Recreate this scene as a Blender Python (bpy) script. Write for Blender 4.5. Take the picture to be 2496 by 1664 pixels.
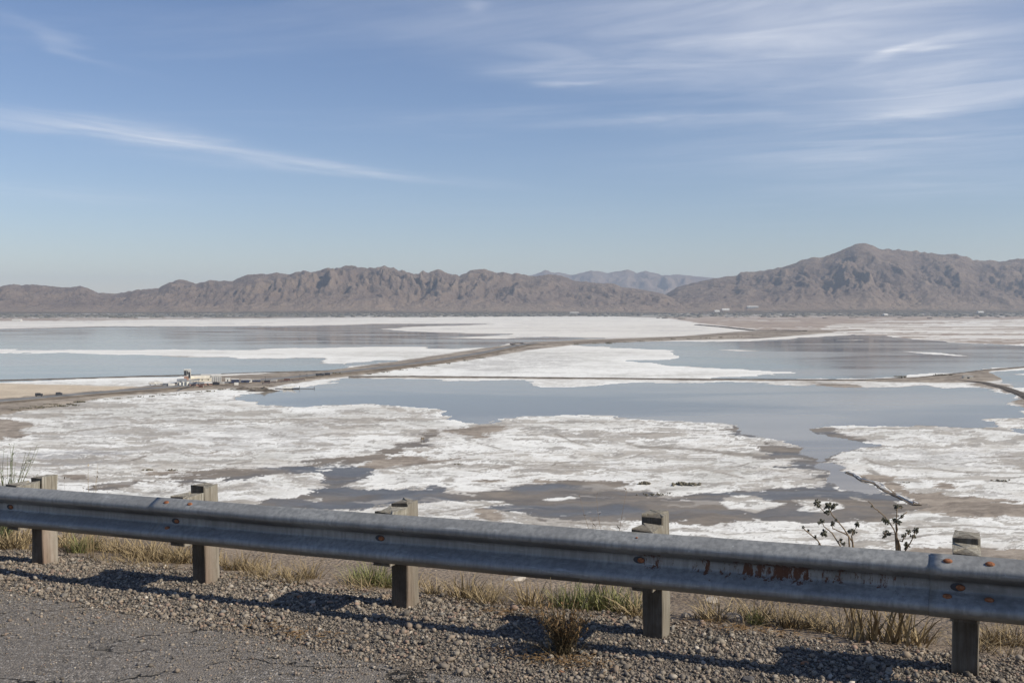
import bpy, math, random
import numpy as np
from mathutils import Vector, Matrix
R = math.radians
random.seed(7)
rng = np.random.default_rng(11)
scene = bpy.context.scene
col = scene.collection
for o in list(bpy.data.objects): bpy.data.objects.remove(o)

# ---------------------------------------------------------------- camera
F = 2427.0                      # focal length in photograph pixels (2496 wide)
HC = 80.0                       # camera height over the lake
HOR = 742.0                     # horizon row of the photograph
PITCH = math.atan((832 - HOR) / F)
cam = bpy.data.cameras.new('camera'); cam.sensor_width = 36; cam.lens = 36 * F / 2496
cam.clip_start = 0.1; cam.clip_end = 90000
camo = bpy.data.objects.new('camera', cam); col.objects.link(camo)
camo.location = (0, 0, HC); camo.rotation_euler = (math.pi / 2 - PITCH, 0, 0)
scene.camera = camo
scene.render.resolution_x = 1024; scene.render.resolution_y = 682

# ---------------------------------------------------------------- light
SUN_AZ, SUN_EL = R(-22.6), R(39)         # azimuth measured from +X
sun_dir = Vector((math.cos(SUN_AZ) * math.cos(SUN_EL), math.sin(SUN_AZ) * math.cos(SUN_EL), math.sin(SUN_EL)))
sl = bpy.data.lights.new('sun', 'SUN'); sl.energy = 4.8; sl.angle = R(0.5); sl.color = (1.0, 0.92, 0.77)
so = bpy.data.objects.new('sun', sl); col.objects.link(so)
so.rotation_euler = sun_dir.to_track_quat('Z', 'Y').to_euler(); so.location = (30, -10, 120)
vs = scene.view_settings
vs.view_transform = 'Standard'; vs.look = 'None'; vs.exposure = 0.0; vs.gamma = 1; vs.use_curve_mapping = False
scene.cycles.use_denoising = True
scene.cycles.max_bounces = 6; scene.cycles.volume_bounces = 1; scene.cycles.diffuse_bounces = 3; scene.cycles.glossy_bounces = 3
scene.cycles.transparent_max_bounces = 6

world = bpy.data.worlds.new('World'); scene.world = world; world.use_nodes = True
def world_nodes():
    nt = world.node_tree; nt.nodes.clear(); L = nt.links.new
    def n(t, **k):
        x = nt.nodes.new(t)
        for a, b in k.items(): setattr(x, a, b)
        return x
    def math_(op, a, b=None, clamp=False):
        x = n('ShaderNodeMath', operation=op, use_clamp=clamp)
        for i, v in enumerate((a, b)):
            if v is None: continue
            if isinstance(v, (int, float)): x.inputs[i].default_value = v
            else: L(v, x.inputs[i])
        return x.outputs[0]
    out = n('ShaderNodeOutputWorld'); bg = n('ShaderNodeBackground'); bg.inputs[1].default_value = 0.087
    sky = n('ShaderNodeTexSky', sky_type='NISHITA', sun_disc=False)
    sky.sun_elevation = SUN_EL; sky.sun_rotation = math.atan2(sun_dir.x, sun_dir.y)
    sky.altitude = 600; sky.air_density = 1.15; sky.dust_density = 0.2; sky.ozone_density = 1.8
    tc = n('ShaderNodeTexCoord'); sep = n('ShaderNodeSeparateXYZ'); L(tc.outputs['Generated'], sep.inputs[0])
    z = math_('MAXIMUM', sep.outputs[2], 0.03)
    comb = n('ShaderNodeCombineXYZ')
    L(math_('DIVIDE', sep.outputs[0], z), comb.inputs[0]); L(math_('DIVIDE', sep.outputs[1], z), comb.inputs[1])
    P = comb.outputs[0]                                   # point of the cirrus layer seen in this direction
    def noise(scale, detail, rough, ang=0, sx=1, sy=1, dist=0, loc=(0, 0, 0)):
        m = n('ShaderNodeMapping'); m.vector_type = 'TEXTURE'
        m.inputs['Rotation'].default_value = (0, 0, ang); m.inputs['Scale'].default_value = (sx, sy, 1); m.inputs['Location'].default_value = loc
        L(P, m.inputs[0]); t = n('ShaderNodeTexNoise'); L(m.outputs[0], t.inputs['Vector'])
        t.inputs['Scale'].default_value = scale; t.inputs['Detail'].default_value = detail; t.inputs['Roughness'].default_value = rough; t.inputs['Distortion'].default_value = dist
        return t
    wob = noise(0.9, 4, 0.55)
    sub = n('ShaderNodeVectorMath', operation='SUBTRACT'); L(wob.outputs['Color'], sub.inputs[0]); sub.inputs[1].default_value = (.5, .5, .5)
    scl = n('ShaderNodeVectorMath', operation='SCALE'); L(sub.outputs[0], scl.inputs[0]); scl.inputs['Scale'].default_value = 0.8
    add = n('ShaderNodeVectorMath', operation='ADD'); L(P, add.inputs[0]); L(scl.outputs[0], add.inputs[1]); PW = add.outputs[0]
    def plane(x, y): e = HOR - y; return ((x - 1248) / e, F / e)
    def streaks(items, nz):
        tot = None
        for x0, y0, x1, y1, th, w in items:
            a, b = plane(x0, y0), plane(x1, y1); c = plane((x0 + x1) / 2, (y0 + y1) / 2)
            ang = math.atan2(b[1] - a[1], b[0] - a[0]); ln = math.hypot(b[1] - a[1], b[0] - a[0]) / 2 * 1.05
            e = HOR - (y0 + y1) / 2; wd = max(0.05, F / e ** 2 * th * abs(math.cos(ang)) + 0.3 * th / e)
            m = n('ShaderNodeMapping'); m.vector_type = 'TEXTURE'
            m.inputs['Location'].default_value = ((a[0] + b[0]) / 2, (a[1] + b[1]) / 2, 0)
            m.inputs['Rotation'].default_value = (0, 0, ang); m.inputs['Scale'].default_value = (ln, wd, 1e6)
            L(PW, m.inputs[0]); d = n('ShaderNodeVectorMath', operation='DOT_PRODUCT'); L(m.outputs[0], d.inputs[0]); L(m.outputs[0], d.inputs[1])
            g = math_('MULTIPLY', math_('POWER', math.exp(-1), d.outputs['Value']), w)
            tot = g if tot is None else math_('ADD', tot, g)
        return math_('MULTIPLY', tot, nz)
    def ramp(v, lo, hi):
        r = n('ShaderNodeMapRange'); r.interpolation_type = 'SMOOTHSTEP'; L(v, r.inputs[0]); r.inputs[1].default_value = lo; r.inputs[2].default_value = hi
        return r.outputs[0]
    nA = math_('ADD', math_('MULTIPLY', ramp(noise(1.5, 7, 0.58, R(51), 1.7, 0.5, 0.5).outputs[0], .25, .8), 1.0), .22)
    nB = math_('ADD', math_('MULTIPLY', ramp(noise(1.0, 6, 0.55, R(-24), 1.1, 0.5, 1.0, (3, 1, 0)).outputs[0], .2, .85), 1.0), .25)
    left = streaks([(-60, 268, 560, 366, 34, .46), (0, 300, 520, 360, 16, .25), (400, 345, 890, 418, 17, .46), (520, 392, 1180, 452, 13, .34),
                    (60, 50, 320, 165, 40, .26), (-100, 455, 420, 500, 30, .22)], nA)
    right = streaks([(1370, 306, 2280, 286, 13, .42), (2050, 305, 2620, 215, 38, .5), (1450, 120, 2460, 20, 190, .46), (2050, 260, 2700, 130, 120, .3), (1430, 165, 2050, 60, 46, .3),
                     (2110, 170, 2340, 105, 15, .6), (1285, 202, 1430, 197, 7, .5), (1700, 395, 2560, 335, 55, .42), (1900, 470, 2600, 440, 40, .3),
                     (980, 40, 1560, 215, 55, .2), (1960, 235, 2560, 170, 46, .36), (1130, 48, 1180, 60, 12, .35), (1550, 30, 2480, 130, 90, .3)], nB)
    veil = math_('MULTIPLY', ramp(noise(0.5, 7, 0.6, R(-10), 1.6, 0.6, 0.5, (7, 2, 0)).outputs[0], .5, .88), .20)
    cl = math_('MULTIPLY', math_('ADD', math_('ADD', left, right), veil), ramp(sep.outputs[2], 0.03, 0.14), clamp=True)
    mix = n('ShaderNodeMix', data_type='RGBA'); tint = n('ShaderNodeMix', data_type='RGBA', blend_type='MULTIPLY'); tint.inputs[0].default_value = 1; L(sky.outputs[0], tint.inputs[6]); tint.inputs[7].default_value = (.925, .955, 1.14, 1)
    L(cl, mix.inputs[0]); L(tint.outputs[2], mix.inputs[6]); mix.inputs[7].default_value = (8.6, 9.0, 10.0, 1)
    L(mix.outputs[2], bg.inputs[0]); L(bg.outputs[0], out.inputs[0])
world_nodes()

# ---------------------------------------------------------------- helpers
CP, SP = math.cos(PITCH), math.sin(PITCH)
def proj(X, Y, Z):
    """world -> photograph pixel"""
    z = Z - HC; d = Y * CP - z * SP; up = Y * SP + z * CP
    return 1248 + F * X / d, 832 - F * up / d
def ray(x, y):
    a, b = (x - 1248) / F, (832 - y) / F
    return np.array([a, CP + b * SP, -SP + b * CP])
def gp(x, y, z=0.0):
    d = ray(x, y); k = (z - HC) / d[2]; return Vector((d[0] * k, d[1] * k, z))
def atY(x, y, Y):
    d = ray(x, y); k = Y / d[1]; return Vector((d[0] * k, Y, HC + d[2] * k))

_perm = np.random.default_rng(3).permutation(256); _perm = np.concatenate([_perm, _perm, _perm])
_ang = np.random.default_rng(5).random(256) * 2 * np.pi; _gx, _gy = np.cos(_ang), np.sin(_ang)
def perlin(x, y, seed=0):
    x = np.asarray(x, float) + seed * 17.31; y = np.asarray(y, float) + seed * 7.77
    xi, yi = np.floor(x).astype(int), np.floor(y).astype(int); xf, yf = x - xi, y - yi
    u, v = xf * xf * xf * (xf * (xf * 6 - 15) + 10), yf * yf * yf * (yf * (yf * 6 - 15) + 10)
    def g(i, j, dx, dy):
        h = _perm[_perm[(xi + i) & 255] + ((yi + j) & 255)]; return _gx[h] * dx + _gy[h] * dy
    a = g(0, 0, xf, yf); b = g(1, 0, xf - 1, yf); c = g(0, 1, xf, yf - 1); d = g(1, 1, xf - 1, yf - 1)
    return (a + u * (b - a) + v * ((c + u * (d - c)) - (a + u * (b - a)))) * 1.5
def fbm(x, y, o=5, seed=0, gain=.5, lac=2.07):
    s = 0; a = 1; t = 0
    for k in range(o):
        s = s + a * perlin(x, y, seed + k * 3); t += a; a *= gain; x = np.asarray(x) * lac; y = np.asarray(y) * lac
    return s / t
def ridged(x, y, o=5, seed=0, gain=.5, lac=2.07):
    s = 0; a = 1; t = 0
    for k in range(o):
        s = s + a * (1 - np.abs(perlin(x, y, seed + k * 3)) * 1.6); t += a; a *= gain; x = np.asarray(x) * lac; y = np.asarray(y) * lac
    return s / t
def sstep(a, b, x): t = np.clip((x - a) / (b - a), 0, 1); return t * t * (3 - 2 * t)

def npmesh(name, verts, faces, smooth=True):
    """verts (n,3), faces (m,k) arrays -> mesh"""
    me = bpy.data.meshes.new(name); v = np.asarray(verts, np.float32); f = np.asarray(faces, np.int32)
    me.vertices.add(len(v)); me.vertices.foreach_set('co', v.ravel())
    me.loops.add(f.size); me.loops.foreach_set('vertex_index', f.ravel())
    me.polygons.add(len(f)); me.polygons.foreach_set('loop_start', np.arange(0, f.size, f.shape[1], dtype=np.int32))
    me.update(calc_edges=True)
    me.polygons.foreach_set('use_smooth', np.full(len(f), smooth))
    return me
def fattr(me, name, vals):
    a = me.attributes.new(name, 'FLOAT', 'POINT'); a.data.foreach_set('value', np.asarray(vals, np.float32).ravel())
def cattr(me, name, rgb):
    a = me.attributes.new(name, 'FLOAT_COLOR', 'POINT'); c = np.ones((len(rgb), 4), np.float32); c[:, :3] = rgb; a.data.foreach_set('color', c.ravel())
def grid_faces(nr, nc):
    i = np.arange(nr - 1)[:, None] * nc + np.arange(nc - 1)[None, :]
    return np.stack([i, i + 1, i + nc + 1, i + nc], -1).reshape(-1, 4)
def link(name, me, mat=None, parent=None):
    o = bpy.data.objects.new(name, me); col.objects.link(o)
    if mat is not None and not me.materials: me.materials.append(mat)
    if parent is not None: o.parent = parent
    return o
def tag(o, label=None, cat=None, group=None, kind=None):
    if label: o['label'] = label
    if cat: o['category'] = cat
    if group: o['group'] = group
    if kind: o['kind'] = kind
    return o
def empty(name, loc, rz=0, parent=None):
    o = bpy.data.objects.new(name, None); col.objects.link(o); o.location = loc; o.rotation_euler = (0, 0, rz); o.empty_display_size = .2
    if parent: o.parent = parent
    return o
class MB:
    """collects shapes and builds ONE mesh object"""
    def __init__(s): s.v = []; s.f = []
    def add(s, v, f):
        b = len(s.v); s.v += [tuple(p) for p in v]; s.f += [tuple(b + i for i in q) for q in f]; return s
    def box(s, x0, x1, y0, y1, z0, z1):
        v = [(x0, y0, z0), (x1, y0, z0), (x1, y1, z0), (x0, y1, z0), (x0, y0, z1), (x1, y0, z1), (x1, y1, z1), (x0, y1, z1)]
        return s.add(v, [(3, 2, 1, 0), (4, 5, 6, 7), (0, 1, 5, 4), (1, 2, 6, 5), (2, 3, 7, 6), (3, 0, 4, 7)])
    def cyl(s, c, r0, r1, z0, z1, n=14, dome=0):
        v = []; f = []
        rings = [(r0, z0), (r1, z1)] + ([(r1 * .7, z1 + dome * .7), (r1 * .15, z1 + dome)] if dome else [])
        for r, z in rings: v += [(c[0] + r * math.cos(2 * math.pi * k / n), c[1] + r * math.sin(2 * math.pi * k / n), z) for k in range(n)]
        for q in range(len(rings) - 1): f += [(q * n + k, q * n + (k + 1) % n, (q + 1) * n + (k + 1) % n, (q + 1) * n + k) for k in range(n)]
        f.append(tuple((len(rings) - 1) * n + k for k in range(n))); f.append(tuple(range(n))[::-1])
        return s.add(v, f)
    def tube(s, pts, rad, n=5):
        pts = [Vector(p) for p in pts]; v = []; f = []
        for i, p in enumerate(pts):
            t = (pts[min(i + 1, len(pts) - 1)] - pts[max(i - 1, 0)]).normalized()
            a = t.cross(Vector((.3, 1, .2))).normalized(); b = t.cross(a)
            r = rad[i] if isinstance(rad, (list, tuple)) else rad
            v += [p + (a * math.cos(2 * math.pi * k / n) + b * math.sin(2 * math.pi * k / n)) * r for k in range(n)]
        for i in range(len(pts) - 1): f += [(i * n + k, i * n + (k + 1) % n, (i + 1) * n + (k + 1) % n, (i + 1) * n + k) for k in range(n)]
        f.append(tuple(range(n))[::-1]); f.append(tuple((len(pts) - 1) * n + k for k in range(n)))
        return s.add(v, f)
    def blob(s, c, r, q=1, seed=0, flat=1.0):
        rr = random.Random(seed); b = ICO
        M = Matrix.Rotation(rr.random() * 6.28, 3, 'Z') @ Matrix.Rotation(rr.random() * 6.28, 3, 'X')
        v = [(M @ Vector(p)) * r * (1 + (rr.random() - .5) * .5 * q) for p in b[0]]
        return s.add([(c[0] + p.x, c[1] + p.y, c[2] + p.z * flat) for p in v], b[1])
    def build(s, name, mat, parent=None, smooth=False):
        me = bpy.data.meshes.new(name); me.from_pydata(s.v, [], s.f); me.update()
        if smooth: me.polygons.foreach_set('use_smooth', np.full(len(me.polygons), True))
        return link(name, me, mat, parent)
def _ico():
    t = (1 + 5 ** .5) / 2; v = [(-1, t, 0), (1, t, 0), (-1, -t, 0), (1, -t, 0), (0, -1, t), (0, 1, t), (0, -1, -t), (0, 1, -t), (t, 0, -1), (t, 0, 1), (-t, 0, -1), (-t, 0, 1)]
    f = [(0, 11, 5), (0, 5, 1), (0, 1, 7), (0, 7, 10), (0, 10, 11), (1, 5, 9), (5, 11, 4), (11, 10, 2), (10, 7, 6), (7, 1, 8), (3, 9, 4), (3, 4, 2), (3, 2, 6), (3, 6, 8), (3, 8, 9), (4, 9, 5), (2, 4, 11), (6, 2, 10), (8, 6, 7), (9, 8, 1)]
    k = math.hypot(1, t); return [tuple(c / k for c in p) for p in v], f
ICO = _ico()

# ---------------------------------------------------------------- materials
class Mat:
    def __init__(s, name, rough=.8, color=(.5, .5, .5), metal=0, spec=None):
        s.m = bpy.data.materials.new(name); s.m.use_nodes = True; s.nt = s.m.node_tree; s.b = s.nt.nodes['Principled BSDF']
        s.b.inputs['Base Color'].default_value = (*color, 1); s.b.inputs['Roughness'].default_value = rough; s.b.inputs['Metallic'].default_value = metal
        if spec is not None: s.b.inputs['Specular IOR Level'].default_value = spec
    def n(s, t, **k):
        x = s.nt.nodes.new(t)
        for a, b in k.items(): setattr(x, a, b)
        return x
    def L(s, a, b): s.nt.links.new(a, b)
    def coords(s, kind='Object', scale=(1, 1, 1), rot=(0, 0, 0)):
        t = s.n('ShaderNodeTexCoord'); m = s.n('ShaderNodeMapping'); m.inputs['Scale'].default_value = scale; m.inputs['Rotation'].default_value = rot
        if kind == 'World': g = s.n('ShaderNodeNewGeometry'); s.L(g.outputs['Position'], m.inputs[0])
        else: s.L(t.outputs[kind], m.inputs[0])
        return m.outputs[0]
    def noise(s, vec, scale=1, detail=5, rough=.55, dist=0):
        t = s.n('ShaderNodeTexNoise'); s.L(vec, t.inputs['Vector'])
        t.inputs['Scale'].default_value = scale; t.inputs['Detail'].default_value = detail; t.inputs['Roughness'].default_value = rough; t.inputs['Distortion'].default_value = dist
        return t.outputs[0]
    def voro(s, vec, scale=1, feature='F1', out='Distance', rnd=1):
        t = s.n('ShaderNodeTexVoronoi', feature=feature); s.L(vec, t.inputs['Vector']); t.inputs['Scale'].default_value = scale; t.inputs['Randomness'].default_value = rnd
        return t.outputs[out]
    def ramp(s, fac, stops):
        r = s.n('ShaderNodeValToRGB'); e = r.color_ramp.elements
        while len(e) > 1: e.remove(e[-1])
        e[0].position = stops[0][0]; e[0].color = (*stops[0][1], 1) if len(stops[0][1]) == 3 else stops[0][1]
        for p, c in stops[1:]: x = e.new(p); x.color = (*c, 1)
        s.L(fac, r.inputs[0]); return r.outputs[0]
    def rng(s, v, a, b, c=0, d=1, smooth=True):
        r = s.n('ShaderNodeMapRange'); s.L(v, r.inputs[0])
        if smooth: r.interpolation_type = 'SMOOTHSTEP'
        for i, q in enumerate((a, b, c, d)): r.inputs[i + 1].default_value = q
        return r.outputs[0]
    def mix(s, fac, a, b, blend='MIX'):
        x = s.n('ShaderNodeMix', data_type='RGBA', blend_type=blend)
        for i, v in ((0, fac), (6, a), (7, b)):
            if isinstance(v, (int, float)): x.inputs[i].default_value = v
            elif isinstance(v, tuple): x.inputs[i].default_value = (*v, 1)
            else: s.L(v, x.inputs[i])
        return x.outputs[2]
    def math(s, op, a, b=None, clamp=False):
        x = s.n('ShaderNodeMath', operation=op, use_clamp=clamp)
        for i, v in enumerate((a, b)):
            if v is None: continue
            if isinstance(v, (int, float)): x.inputs[i].default_value = v
            else: s.L(v, x.inputs[i])
        return x.outputs[0]
    def attr(s, name, out='Fac'):
        a = s.n('ShaderNodeAttribute', attribute_name=name); return a.outputs[out]
    def color(s, c): s.L(c, s.b.inputs['Base Color']); return s
    def rough(s, c): s.L(c, s.b.inputs['Roughness']); return s
    def bump(s, h, strength=.5, dist=.01):
        b = s.n('ShaderNodeBump'); b.inputs['Strength'].default_value = strength; b.inputs['Distance'].default_value = dist
        s.L(h, b.inputs['Height']); s.L(b.outputs[0], s.b.inputs['Normal']); return s
def flat(name, c, rough=.8, var=.25, scale=3., metal=0):
    """painted or plain surface with a little weathering"""
    m = Mat(name, rough, c, metal); nz = m.noise(m.coords('Object'), scale, 6, .6)
    m.color(m.mix(m.rng(nz, .3, .7), tuple(x * (1 - var) for x in c), tuple(min(1, x * (1 + var * .6)) for x in c)))
    m.bump(nz, .15, .02); return m.m
M = {}
def materials():
    # lake bed: salt, mud and land albedo in vertex colour, fine grain from noise
    m = Mat('lake_bed', .85); v = m.coords('World')
    n1 = m.noise(v, .35, 8, .65); n2 = m.noise(v, .03, 6, .6)
    f = m.math('ADD', m.rng(n1, .25, .75, .84, 1.12, False), m.rng(n2, .3, .7, -.05, .05, False))
    c = m.n('ShaderNodeVectorMath', operation='SCALE'); m.L(m.attr('Col', 'Color'), c.inputs[0]); m.L(f, c.inputs['Scale'])
    m.color(c.outputs[0]); m.rough(m.attr('rough')); m.bump(n1, .25, .25); M['bed'] = m.m
    m = Mat('water', .1, (.26, .275, .30)); m.b.inputs['IOR'].default_value = 1.34; m.b.inputs['Specular Tint'].default_value = (1, .915, .78, 1); m.b.inputs['Specular IOR Level'].default_value = .29; v = m.coords('World')
    n2 = m.noise(m.coords('World', (.0022, .007, .01)), 1, 6, .55, .8)
    m.rough(m.rng(n2, .35, .65, .05, .14)); m.color(m.mix(m.rng(n2, .38, .62), (.21, .178, .14), (.39, .345, .28)))
    m.bump(m.noise(v, .6, 4, .6), .05, .05); M['water'] = m.m
    # mountains
    m = Mat('mountain_rock', .95, spec=.1); v = m.coords('World', (.001, .001, .001))
    n1 = m.noise(v, 2.2, 8, .62, .3); n2 = m.noise(v, 14, 8, .68); h = m.attr('hgt')
    c = m.ramp(n1, [(.3, (.12, .089, .075)), (.5, (.185, .137, .11)), (.72, (.275, .205, .155))])
    c = m.mix(m.rng(n2, .4, .68), c, (.19, .15, .13)); c = m.mix(m.rng(m.attr('spur'), .55, .85, 0, .55), c, (.285, .22, .17)); c = m.mix(m.rng(h, 0, .35, .8, 0), c, m.mix(n2, (.255, .193, .148), (.37, .285, .215)))
    c = m.mix(m.math('MULTIPLY', m.rng(h, .015, .07, 1, 0), m.rng(m.noise(v, 9, 6, .7), .35, .6, .35, .9)), c, (.105, .10, .08)); m.color(c); m.bump(m.math('ADD', n2, m.math('MULTIPLY', m.noise(v, 60, 6, .65), .3)), .95, 60.0); M['mount'] = m.m
    # foreground ground
    m = Mat('hill_dirt', .95, spec=.15); v = m.coords('World'); n1 = m.noise(v, 1.1, 7, .6); n2 = m.noise(v, 14, 8, .7); vo = m.voro(v, 26)
    c = m.mix(m.rng(n1, .3, .7), (.20, .155, .115), (.34, .27, .205)); c = m.mix(m.rng(n2, .5, .75), c, (.40, .335, .27)); c = m.mix(m.rng(vo, .0, .35, .5, 0), c, (.13, .10, .08))
    m.color(c); m.bump(m.math('ADD', n2, m.math('MULTIPLY', vo, -.7)), .9, .05); M['dirt'] = m.m
    m = Mat('shoulder_grit', .95, spec=.2); v = m.coords('World'); vo = m.voro(v, 95, out='Color'); vd = m.voro(v, 95)
    c = m.ramp(m.n('ShaderNodeSeparateColor').outputs[0], [(0, (0, 0, 0))])
    sc = m.n('ShaderNodeSeparateColor'); m.L(vo, sc.inputs[0])
    c = m.ramp(sc.outputs[0], [(0, (.08, .07, .06)), (.4, (.17, .148, .126)), (.75, (.25, .218, .185)), (1, (.38, .34, .30))])
    c = m.mix(m.rng(vd, .25, .75), c, (.06, .054, .048)); n1 = m.noise(v, 2.5, 6, .6); c = m.mix(m.rng(n1, .45, .75, 0, .6), c, (.19, .155, .125))
    m.color(c); m.bump(m.math('MULTIPLY', vd, -1), .9, .012); M['grit'] = m.m
    # old asphalt: exposed aggregate, dusty, cracked
    m = Mat('asphalt', .92, spec=.25); v = m.coords('World'); vo = m.voro(v, 85, out='Color'); vd = m.voro(v, 85)
    sc = m.n('ShaderNodeSeparateColor'); m.L(vo, sc.inputs[0])
    c = m.ramp(sc.outputs[0], [(0, (.06, .056, .052)), (.3, (.134, .122, .109)), (.65, (.206, .187, .166)), (.9, (.298, .267, .233)), (1, (.50, .465, .43))])
    n1 = m.noise(v, 1.6, 7, .6); n2 = m.noise(v, 9, 6, .65)
    c = m.mix(m.rng(n1, .4, .7, .15, .7), c, m.mix(n2, (.165, .145, .125), (.27, .238, .205)))
    c = m.mix(m.rng(m.noise(v, 30, 4, .7), .6, .75), c, (.06, .055, .05))
    wv = m.n('ShaderNodeVectorMath', operation='ADD'); nz = m.n('ShaderNodeTexNoise'); m.L(v, nz.inputs['Vector']); nz.inputs['Scale'].default_value = 5; nz.inputs['Detail'].default_value = 6
    sc2 = m.n('ShaderNodeVectorMath', operation='SCALE'); m.L(nz.outputs['Color'], sc2.inputs[0]); sc2.inputs['Scale'].default_value = .35
    m.L(v, wv.inputs[0]); m.L(sc2.outputs[0], wv.inputs[1])
    mp = m.n('ShaderNodeMapping'); mp.inputs['Rotation'].default_value = (0, 0, R(25)); mp.inputs['Scale'].default_value = (.45, 1.5, 1); m.L(wv.outputs[0], mp.inputs[0])
    cr = m.voro(mp.outputs[0], 1.3, 'DISTANCE_TO_EDGE'); gate = m.rng(m.noise(v, 1.3, 3, .5), .44, .52)
    crack = m.math('MULTIPLY', m.rng(cr, .004, .018, .95, 0), m.math('MULTIPLY', gate, m.rng(n2, .3, .45)))
    c = m.mix(crack, c, (.02, .018, .016)); m.color(c)
    m.bump(m.math('SUBTRACT', m.math('ADD', m.math('MULTIPLY', vd, -.8), m.math('MULTIPLY', n2, 1.2)), m.math('MULTIPLY', crack, 3)), .95, .011); M['asphalt'] = m.m
    m = Mat('gravel', .8, spec=.3); c = m.attr('Col', 'Color'); v = m.coords('World'); nz = m.noise(v, 220, 4, .6)
    m.color(m.mix(m.rng(nz, .35, .7, 0, .5), c, m.mix(1.0, c, (.6, .58, .55), 'MULTIPLY'))); m.bump(nz, .3, .003); M['gravel'] = m.m
    # galvanised steel
    m = Mat('galvanised_steel', .5, metal=.15); v = m.coords('Object')
    n1 = m.noise(m.coords('Object', (9, 9, 1.5), (0, R(18), 0)), 4, 6, .6); n2 = m.noise(v, 1.4, 6, .6); n3 = m.noise(v, 60, 5, .7)
    c = m.mix(m.rng(n1, .3, .7), (.225, .228, .222), (.36, .362, .35)); c = m.mix(m.rng(n2, .35, .7, 0, .7), c, (.19, .19, .186)); c = m.mix(m.rng(n3, .62, .75, 0, .6), c, (.62, .65, .66))
    sw = m.noise(m.coords('Object', (2.2, 2.2, 34), (0, R(4), 0)), 1.3, 6, .7); c = m.mix(m.rng(sw, .60, .68, 0, .55), c, (.52, .535, .53)); c = m.mix(m.rng(m.noise(m.coords('Object', (1.1, 1.1, 2.6)), 1, 7, .7), .52, .72, 0, .6), c, (.13, .127, .12))
    ru = m.attr('rust'); rn = m.noise(m.coords('Object', (13, 13, 4)), 1.7, 8, .78, .15)
    ma = m.rng(m.math('ADD', m.math('MULTIPLY', ru, .62), m.math('MULTIPLY', m.math('SUBTRACT', rn, .5), 3.2)), .50, .66)
    c = m.mix(ma, c, m.mix(n3, (.07, .032, .02), (.17, .075, .04)))
    under_dark = m.attr('dirt'); c = m.mix(m.math('MULTIPLY', under_dark, m.rng(n2, .3, .6, .3, .9)), c, (.045, .042, .04))
    m.color(c); m.L(m.math('SUBTRACT', .15, m.math('MULTIPLY', ma, .15), True), m.b.inputs['Metallic'])
    m.rough(m.math('ADD', m.rng(n1, .3, .7, .42, .56), m.math('MULTIPLY', ma, .4))); m.bump(m.math('ADD', n3, m.math('MULTIPLY', n1, .6)), .12, .004); M['steel'] = m.m
    m = Mat('rust', .8); v = m.coords('Object'); nz = m.noise(v, 70, 5, .65); m.color(m.ramp(nz, [(.25, (.07, .025, .012)), (.5, (.27, .10, .04)), (.75, (.42, .19, .09))])); m.bump(nz, .5, .003); M['rust'] = m.m
    # weathered timber
    m = Mat('weathered_wood', .9, spec=.2); v = m.coords('Object', (40, 40, 2.2)); g = m.noise(v, 1, 8, .65, .5); n2 = m.noise(m.coords('Object'), 6, 6, .6)
    c = m.ramp(g, [(.25, (.09, .078, .06)), (.4, (.24, .215, .17)), (.55, (.38, .355, .30)), (.75, (.50, .475, .41))])
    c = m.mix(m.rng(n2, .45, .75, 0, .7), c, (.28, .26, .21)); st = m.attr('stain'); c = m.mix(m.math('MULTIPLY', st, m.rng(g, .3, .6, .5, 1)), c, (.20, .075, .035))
    c = m.mix(m.math('MULTIPLY', m.n('ShaderNodeObjectInfo').outputs['Random'], .5), c, (.15, .13, .10)); c = m.mix(m.rng(m.noise(m.coords('Object', (55, 55, 1.2)), 1, 4, .5, .2), .66, .72, 0, .8), c, (.05, .042, .033)); c = m.mix(m.math('MULTIPLY', m.attr('tar_shade'), m.rng(n2, .3, .7, .55, .85)), c, (.055, .042, .03)); m.color(c); m.bump(g, .9, .015); M['wood'] = m.m  # last mix darkens the fronts with creosote and painted shade
    # vegetation
    def veg(name, a, b):
        m = Mat(name, .75, spec=.25); r = m.n('ShaderNodeObjectInfo').outputs['Random']; g = m.n('ShaderNodeNewGeometry'); ri = g.outputs['Random Per Island']
        m.color(m.mix(m.math('ADD', m.math('MULTIPLY', ri, .7), m.math('MULTIPLY', r, .3)), a, b))
        M[name] = m.m
    veg('straw', (.15, .108, .058), (.42, .325, .185)); veg('green_blade', (.10, .12, .04), (.30, .28, .13)); veg('brown_stem', (.055, .042, .025), (.22, .17, .095))
    veg('seed_head', (.05, .045, .035), (.13, .13, .085)); veg('weed_stem', (.16, .11, .07), (.30, .23, .15)); veg('green_stem', (.09, .115, .055), (.20, .21, .11)); veg('litter', (.10, .06, .03), (.30, .19, .09))
    veg('scrub', (.10, .095, .07), (.19, .165, .115)); veg('far_scrub', (.085, .085, .07), (.17, .155, .125))
    # embankments, roads of the plain and the plant
    def dirtmat(name, a, b, s):
        m = Mat(name, .95, spec=.1); v = m.coords('World'); n1 = m.noise(v, s, 7, .65); n2 = m.noise(v, s * 8, 6, .65)
        m.color(m.mix(m.rng(n2, .5, .75, 0, .6), m.mix(m.rng(n1, .3, .7), a, b), tuple(x * .5 for x in a))); m.bump(n2, .6, .4); M[name] = m.m
    dirtmat('bank', (.11, .088, .066), (.28, .23, .175), .06); dirtmat('bank_dark', (.065, .056, .047), (.17, .145, .12), .08); dirtmat('plain_road', (.15, .15, .15), (.23, .225, .22), .05); dirtmat('salt_bank', (.5, .48, .44), (.74, .72, .68), .2)
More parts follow.
